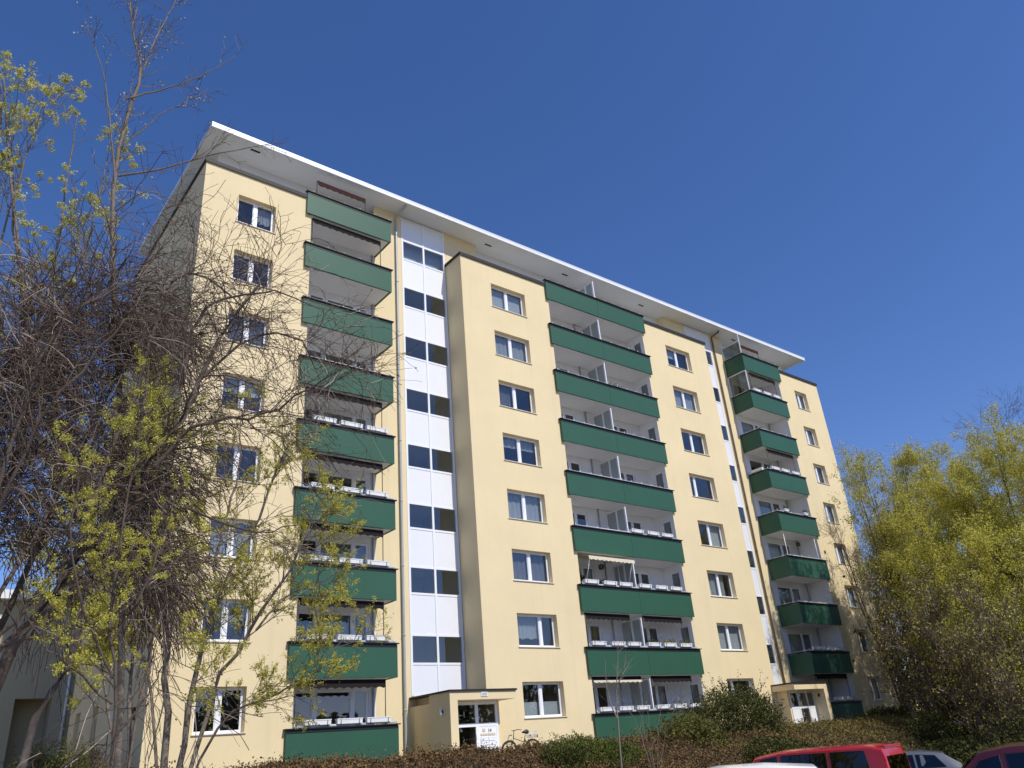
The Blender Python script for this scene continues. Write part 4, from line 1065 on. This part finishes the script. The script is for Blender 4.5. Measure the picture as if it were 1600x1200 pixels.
# bare sapling and bare shrub
b = gz(at(966, 1170, 24))
st = [[b, at(964, 1120, 24), at(964, 1060, 24), at(966, 1005, 24)], [at(964, 1122, 24), at(950, 1085, 24), at(945, 1030, 24)], [at(964, 1075, 24), at(975, 1045, 24), at(978, 1020, 24)]]
tree('sapling', 'thin pale bare sapling in front of the middle balconies', b, st, 61,
     [dict(count=14, ang=35, ln=.8, npts=6, wander=.08, grav=.03, rs=.5, tr=(.3, .95)), dict(count=40, ang=40, ln=.35, npts=4, wander=.1, rs=.6, rmin=.004)], None, bark='twig_pale', twigm='twig_pale', cat='sapling', r0=.028, jit=.008)
b = gz(at(1018, 1165, 26))
st = [[b, at(1018+dx*.5, 1130, 26), at(1018+dx, 1085, 26)] for dx in (-50, -28, -8, 22, 52)]
tree('bare_shrub', 'small bare shrub with fanned twigs in front of the green ground-floor balcony', b, st, 62,
     [dict(count=30, ang=30, ln=.6, npts=5, wander=.08, grav=.03, rs=.6, tr=(.3, .95)), dict(count=70, ang=35, ln=.3, npts=4, wander=.1, rs=.6, rmin=.004)], None, bark='twig_pale', twigm='twig_pale', cat='shrub', r0=.009, jit=.02)
# dark ivy shrubs at the foot of the grove
for i, (u_, d_, rx, rz_, lab) in enumerate(((1475, 41, 1.8, 1.3, 'dark ivy-covered shrub at the foot of the grove beside the end wall'),
                                 (1505, 37, 2.0, 1.7, 'dark shrub between the grey car and the grove'),
                                 (1560, 35, 2.4, 2.0, 'dark green shrub behind the dark red car'),
                                 (1625, 36, 2.4, 3.0, 'fresh green shrub at the right picture edge under the grove'),
                                 (1385, 47, 1.0, .8, 'low dark shrub against the right end of the facade'))):
    p = on(u_, 1150, d_); bush('evergreen_shrub', lab, p, rx, 1.6, rz_, 70+i, 'leaf_green', 9000, .06, stems=60, spiky=.08, group='shrubs at the foot of the grove')

# ground cover (cotoneaster) on the bank
rng = np.random.default_rng(80)
def cover_h(x, y): return .16+.10*np.sin(x*1.3+.4*y)*np.sin(y*1.1+.7)+.07*np.sin(x*2.9+1)*np.sin(y*2.3)+.05*np.sin(x*5.3)*np.sin(y*6.1+x)
hx, hy = np.meshgrid(np.linspace(-12, 46, 233), np.linspace(-13.8, -3.4, 53), indexing='ij')
edge = np.minimum(np.minimum(sstep(-13.8, -13.0, hy), 1-sstep(-4.4, -3.4, hy)), np.minimum(sstep(-12, -11, hx), 1-sstep(45, 46, hx)))
hz = terrain(hx, hy)+(cover_h(hx, hy)+.12)*edge-.05*(1-edge)
idx = np.arange(hx.size).reshape(hx.shape); fc = np.stack([idx[:-1, :-1], idx[1:, :-1], idx[1:, 1:], idx[:-1, 1:]], -1).reshape(-1, 4)
gcb = tag(link('ground_cover', np_mesh('ground_cover', np.stack([hx, hy, hz], -1).reshape(-1, 3), fc, smooth=True), M['cover_base']), 'low brown and olive ground-cover shrubs on the bank', 'ground cover', kind='stuff')
n = 330000
x = rng.uniform(-11.6, 45.6, n); y = rng.uniform(-13.4, -3.8, n)
ed = np.minimum(sstep(-13.8, -13.0, y), 1-sstep(-4.4, -3.4, y))
zz = terrain(x, y)+(cover_h(x, y)+.10)*ed+rng.exponential(.055, n)+.01
v, f = leaf_quads(np.stack([x, y, zz], -1), rng.uniform(.018, .05, n), rng)
gre = .5+.5*np.sin(x*.55+1.2)*np.sin(y*.8+.3*x)
gre = np.clip(sstep(12, 30, x)*.45+.22*gre, 0, .6)
tt = np.clip(rng.uniform(0, .55, n)+gre*rng.uniform(.4, 1.2, n), 0, 1)
link('foliage', np_mesh('foliage', v, f, np.repeat(tt, 4)), M['cover'], gcb)['kind'] = 'stuff'
# upright sprigs
n = 16000
x = rng.uniform(-11, 45, n); y = rng.uniform(-13, -4, n); z0 = terrain(x, y)+cover_h(x, y)+.05
d = norm(rng.normal(0, .55, (n, 3))+[0, 0, .8]); L = rng.uniform(.12, .38, n)[:, None, None]
P = np.stack([x, y, z0], -1)[:, None, :]+d[:, None, :]*np.linspace(0, 1, 3)[None, :, None]*L
v, f, a = tubes([(P, np.repeat(np.array([[.006, .005, .002]]), n, 0), 3, rng.uniform(0, .8, n))])
link('sprigs', np_mesh('sprigs', v, f, a), M['twig'], gcb)['kind'] = 'stuff'

# ------------------------------------------------------------------ bicycle
def bicycle(loc, rz):
    e = empty('bicycle', loc, 'dark city bicycle with rear wire basket leaning on the cream wall', 'bicycle', rz=rz)
    blk = M['pole_dark']; chrome = M['galv']; R0 = .34
    for x in (-.53, .53):
        pts = [(x+R0*math.cos(a), 0, R0+R0*math.sin(a)) for a in np.linspace(0, 2*math.pi, 33)]
        wl = MB().tube(pts, .02, 6, caps=False).build('wheel', blk, e)
        rim = MB().tube([(x+(R0-.03)*math.cos(a), 0, R0+(R0-.03)*math.sin(a)) for a in np.linspace(0, 2*math.pi, 33)], .01, 5, caps=False)
        for a in np.linspace(0, 2*math.pi, 17)[:-1]: rim.tube([(x, 0, R0), (x+(R0-.03)*math.cos(a), 0, R0+(R0-.03)*math.sin(a))], .002, 4)
        rim.tube([(x, -.05, R0), (x, .05, R0)], .02, 6); rim.build('rim', M['cap'], wl)
        MB().tube([(x+(R0+.03)*math.cos(a), 0, R0+(R0+.03)*math.sin(a)) for a in np.linspace(.1, math.pi*(.95 if x < 0 else .8), 14)], .014, 5).build('mudguard', blk, e)
    f = MB(); bbk = (-.05, 0, .30)
    f.tube([bbk, (-.22, 0, .85)], .017, 8); f.tube([bbk, (.36, 0, .62)], .02, 8); f.tube([(-.16, 0, .62), (.33, 0, .78)], .014, 8); f.tube([(.38, 0, .58), (.31, 0, .86)], .018, 8)
    for s in (-.05, .05): f.tube([(.38, s*.6, .60), (.53, s, R0)], .012, 6); f.tube([bbk, (-.53, s, R0)], .010, 6); f.tube([(-.18, 0, .70), (-.53, s, R0)], .009, 6)
    f.build('frame', blk, e)
    MB().tube([(.31, 0, .84), (.28, 0, 1.05)], .014, 6).tube([(.10, -.29, 1.05), (.24, -.24, 1.08), (.30, 0, 1.05), (.24, .24, 1.08), (.10, .29, 1.05)], .015, 6).build('handlebar', blk, e)
    MB().tube([(-.22, 0, .84), (-.24, 0, .95)], .013, 6).build('seat_post', chrome, e)
    MB().tube([(-.38, 0, .97), (-.30, 0, .99), (-.18, 0, .98), (-.08, 0, .97)], [.06, .09, .05, .02], 8).build('saddle', blk, e)
    bk = MB()
    for z in (.76, .86, .98): 
        sx = .17+.03*(z-.76)/.22; sy = .13+.03*(z-.76)/.22
        bk.tube([(-.55-sx, -sy, z), (-.55+sx, -sy, z), (-.55+sx, sy, z), (-.55-sx, sy, z), (-.55-sx, -sy, z)], .006, 4)
    for i in range(9):
        X = -.55-.17+.34*i/8
        for s in (-1, 1): bk.tube([(X, s*.13, .76), (X, s*.16, .98)], .004, 4)
    for i in range(7):
        Y = -.13+.26*i/6
        for s in (-1, 1): bk.tube([(-.55+s*.17, Y, .76), (-.55+s*.20, Y, .98)], .004, 4)
        bk.tube([(-.72, Y, .76), (-.38, Y, .76)], .004, 4)
    bk.build('basket', chrome, e)
    MB().tube([bbk, (0.02, .07, .18)], .012, 6).tube([bbk, (-.12, -.07, .42)], .012, 6).tube([(-.05, -.06, .3), (-.05, .06, .3)], .05, 10).build('crank', chrome, e)
    MB().tube([(.36, 0, .72), (.43, 0, .72)], [.03, .05], 8).build('headlight', chrome, e)
bicycle((14.1, -.42, .16), R_(172))

# ------------------------------------------------------------------ cars
def paint(name, c): return mat(name, c, 0.28, 0.5, coat=0.7)
def car(name, label, loc, rz, st, col, win, glass_front, glass_rear, tyre=.31, wx=(-1.3, 1.35), W=.86, spoiler=None, group='cars parked below the bank'):
    """st: stations (x, zlow, zbelt, ztop, hw_belt, hw_top) from rear (-) to front (+)"""
    e = empty(name, loc, label, 'car', group, rz); pm = paint(name+'_paint', col)
    def sec(s):
        x, zl, zb, zt, hb, ht = s
        return [(x, -hb*.93, zl), (x, -hb, zl+.12), (x, -hb, (zl+zb)/2), (x, -hb*.985, zb), (x, -ht, zt-.07), (x, -ht*.93, zt-.02), (x, -ht*.55, zt+.012), (x, 0, zt+.02),
                (x, ht*.55, zt+.012), (x, ht*.93, zt-.02), (x, ht, zt-.07), (x, hb*.985, zb), (x, hb, (zl+zb)/2), (x, hb, zl+.12), (x, hb*.93, zl)]
    S = [sec(s) for s in st]; n = len(S[0])
    vs = [p for s in S for p in s]; fs = []
    for i in range(len(S)-1):
        for k in range(n-1): fs.append((i*n+k, i*n+k+1, (i+1)*n+k+1, (i+1)*n+k))
        fs.append((i*n+n-1, i*n, (i+1)*n, (i+1)*n+n-1))
    fs.append(tuple(range(n))); fs.append(tuple(reversed(range((len(S)-1)*n, len(S)*n))))
    me = bpy.data.meshes.new('body'); me.from_pydata(vs, [], fs); me.update()
    me.polygons.foreach_set('use_smooth', [True]*len(me.polygons)); me.set_sharp_from_angle(angle=R_(32)) if hasattr(me, 'set_sharp_from_angle') else None
    body = link('body', me, pm, e)
    def side_at(x, f, s):
        for a, b in zip(st, st[1:]):
            if a[0] <= x <= b[0]:
                t = (x-a[0])/(b[0]-a[0]); q = [a[i]*(1-t)+b[i]*t for i in range(6)]
                zb, zt, hb, ht = q[2], q[3]-.07, q[4]*.985, q[5]
                return (x, s*(hb*(1-f)+ht*f+.006), zb+(zt-zb)*f)
    for (xa, xb, ya, yb) in win:
        for s in (-1, 1):
            p = [side_at(xa, .10, s), side_at(xb, .10, s), side_at(yb, .93, s), side_at(ya, .93, s)]
            MB().quad(*(p if s < 0 else p[::-1])).build('side_window', M['car_glass'], e)
            MB().tube([p[0], p[1], p[2], p[3], p[0]], .009, 4, caps=False).build('window_trim', M['black'], e)
    for gl_, nm in ((glass_front, 'windscreen'), (glass_rear, 'rear_window')):
        i, f0, f1, sg = gl_
        a, b = st[i], st[i+1]
        q = lambda t: [a[j]*(1-t)+b[j]*t for j in range(6)]
        A, Bq = q(f0), q(f1)
        nx = .012*sg
        MB().quad((A[0]+nx, -A[5]*.9, A[3]+.022), (A[0]+nx, A[5]*.9, A[3]+.022), (Bq[0]+nx, Bq[5]*.9, Bq[3]+.022), (Bq[0]+nx, -Bq[5]*.9, Bq[3]+.022)).build(nm, M['car_glass'], e)
    for x in wx:
        for s in (-1, 1):
            y0 = s*(W-.17); y1 = s*(W+.012)
            wl = MB().tube([(x, y0, tyre), (x, y0+(y1-y0)*.15, tyre), (x, y0+(y1-y0)*.85, tyre), (x, y1, tyre)], [tyre*.9, tyre, tyre, tyre*.92], 24).build('wheel', M['black'], e)
            rm = MB().tube([(x, y1, tyre), (x, y1+s*.012, tyre)], [tyre*.64, tyre*.6], 20)
            for a in np.linspace(0, 2*math.pi, 6)[:-1]: rm.tube([(x, y1+s*.02, tyre), (x+tyre*.55*math.cos(a), y1+s*.012, tyre+tyre*.55*math.sin(a))], [.045, .025], 5)
            rm.build('rim', M['galv'], wl)
    xr, xf = st[0], st[-1]
    for s in (-1, 1):
        MB().box(xr[0]-.03, xr[0]+.02, min(s*xr[4]*.78, s*xr[4]*.99), max(s*xr[4]*.78, s*xr[4]*.99), xr[2]-.42, xr[2]-.08).build('tail_light', mat('tail_lamp', (.35, .01, .01), .2, .5), e)
        MB().box(xf[0]-.02, xf[0]+.03, min(s*xf[4]*.55, s*xf[4]*.95), max(s*xf[4]*.55, s*xf[4]*.95), xf[2]-.22, xf[2]-.04).build('headlight', M['lamp'], e)
        MB().box(glass_front[3]*0+.85, 1.0, min(s*(W+.01), s*(W+.2)), max(s*(W+.01), s*(W+.2)), st[2][2]+.02, st[2][2]+.17).build('mirror', pm, e, bevel=.02)
    MB().box(xr[0]-.06, xr[0]+.03, -xr[4]*.96, xr[4]*.96, xr[1]+.12, xr[1]+.32).build('bumper', M['cap'], e, bevel=.02)
    MB().box(xf[0]-.03, xf[0]+.06, -xf[4]*.94, xf[4]*.94, xf[1]+.10, xf[1]+.30).build('bumper', M['cap'], e, bevel=.02)
    if spoiler:
        x, z, w2 = spoiler
        MB().box(x-.10, x+.16, -w2, w2, z-.05, z+.02).build('spoiler', pm, e, bevel=.02)
    return e
def heading(u, turn):
    r = FWD*1231.318+RGT*(u-800); a = math.atan2(r[1], r[0])     # direction away from the camera
    return a+math.pi/2+R_(turn)                                   # image-left, turned away by -turn
VAN = [(-2.44, .35, 1.05, 1.16, .86, .82), (-2.40, .3, 1.12, 1.66, .90, .80), (-2.33, .28, 1.15, 1.86, .91, .78), (-2.0, .28, 1.15, 1.93, .91, .78), (-1.2, .26, 1.15, 1.94, .92, .78), (.4, .26, 1.15, 1.94, .92, .78), (1.15, .26, 1.13, 1.84, .92, .76), (1.75, .26, 1.08, 1.25, .91, .80), (2.25, .3, .92, 1.0, .88, .78), (2.40, .35, .7, .78, .82, .74)]
def put(u, v, d, hgt):
    p = at(u, v, d); return (p[0], p[1], T(p[0], p[1])+.02)
car('van', 'red van with rear spoiler parked below the large evergreen shrub', put(1258, 1177, 25.3, 1.95), heading(1258, -18), VAN, (.42, .012, .014),
    [(-2.0, -1.0, -1.9, -1.0), (-.9, .35, -.9, .35), (.47, 1.35, .47, .98)], (6, .1, .9, 1), (0, .12, .95, -1), wx=(-1.45, 1.45), W=.90, spoiler=(-2.28, 1.885, .62))
HATCH = [(-2.05, .35, .80, .90, .80, .72), (-1.98, .28, .92, 1.06, .86, .70), (-1.55, .24, .95, 1.38, .88, .62), (-.9, .22, .95, 1.47, .89, .62), (.0, .22, .94, 1.48, .89, .62), (.45, .22, .93, 1.42, .89, .62), (1.15, .22, .90, .98, .88, .74), (1.75, .26, .80, .86, .85, .72), (2.05, .34, .62, .68, .76, .66)]
hw = [(-1.55, -.75, -1.3, -.75), (-.68, .15, -.68, .15), (.22, .95, .22, .5)]
car('car', 'grey car behind the red van', put(1392, 1188, 31, 1.49), heading(1392, 5), HATCH, (.10, .11, .125), hw, (5, .08, .92, 1), (1, .15, .9, -1))
SUV = [(-2.2, .4, .95, 1.08, .85, .78), (-2.12, .34, 1.05, 1.30, .90, .74), (-1.85, .3, 1.08, 1.62, .92, .68), (-.9, .28, 1.08, 1.72, .93, .68), (.1, .28, 1.07, 1.73, .93, .68), (.6, .28, 1.06, 1.66, .93, .68), (1.25, .28, 1.03, 1.14, .92, .78), (1.95, .32, .92, 1.0, .88, .76), (2.2, .4, .7, .78, .80, .70)]
car('car', 'dark red car cut by the bottom right corner', put(1590, 1162, 17.5, 1.73), heading(1590, 4), SUV, (.055, .007, .010), [(-1.75, -.9, -1.6, -.9), (-.8, .2, -.8, .2), (.3, 1.1, .3, .65)], (5, .08, .92, 1), (1, .15, .9, -1), tyre=.36, W=.9)
car('car', 'white car in front of the red van', put(1128, 1196, 19.5, 1.73), heading(1128, 6), SUV, (.72, .72, .73), [(-1.75, -.9, -1.6, -.9), (-.8, .2, -.8, .2), (.3, 1.1, .3, .65)], (5, .08, .92, 1), (1, .15, .9, -1), tyre=.36, W=.9)
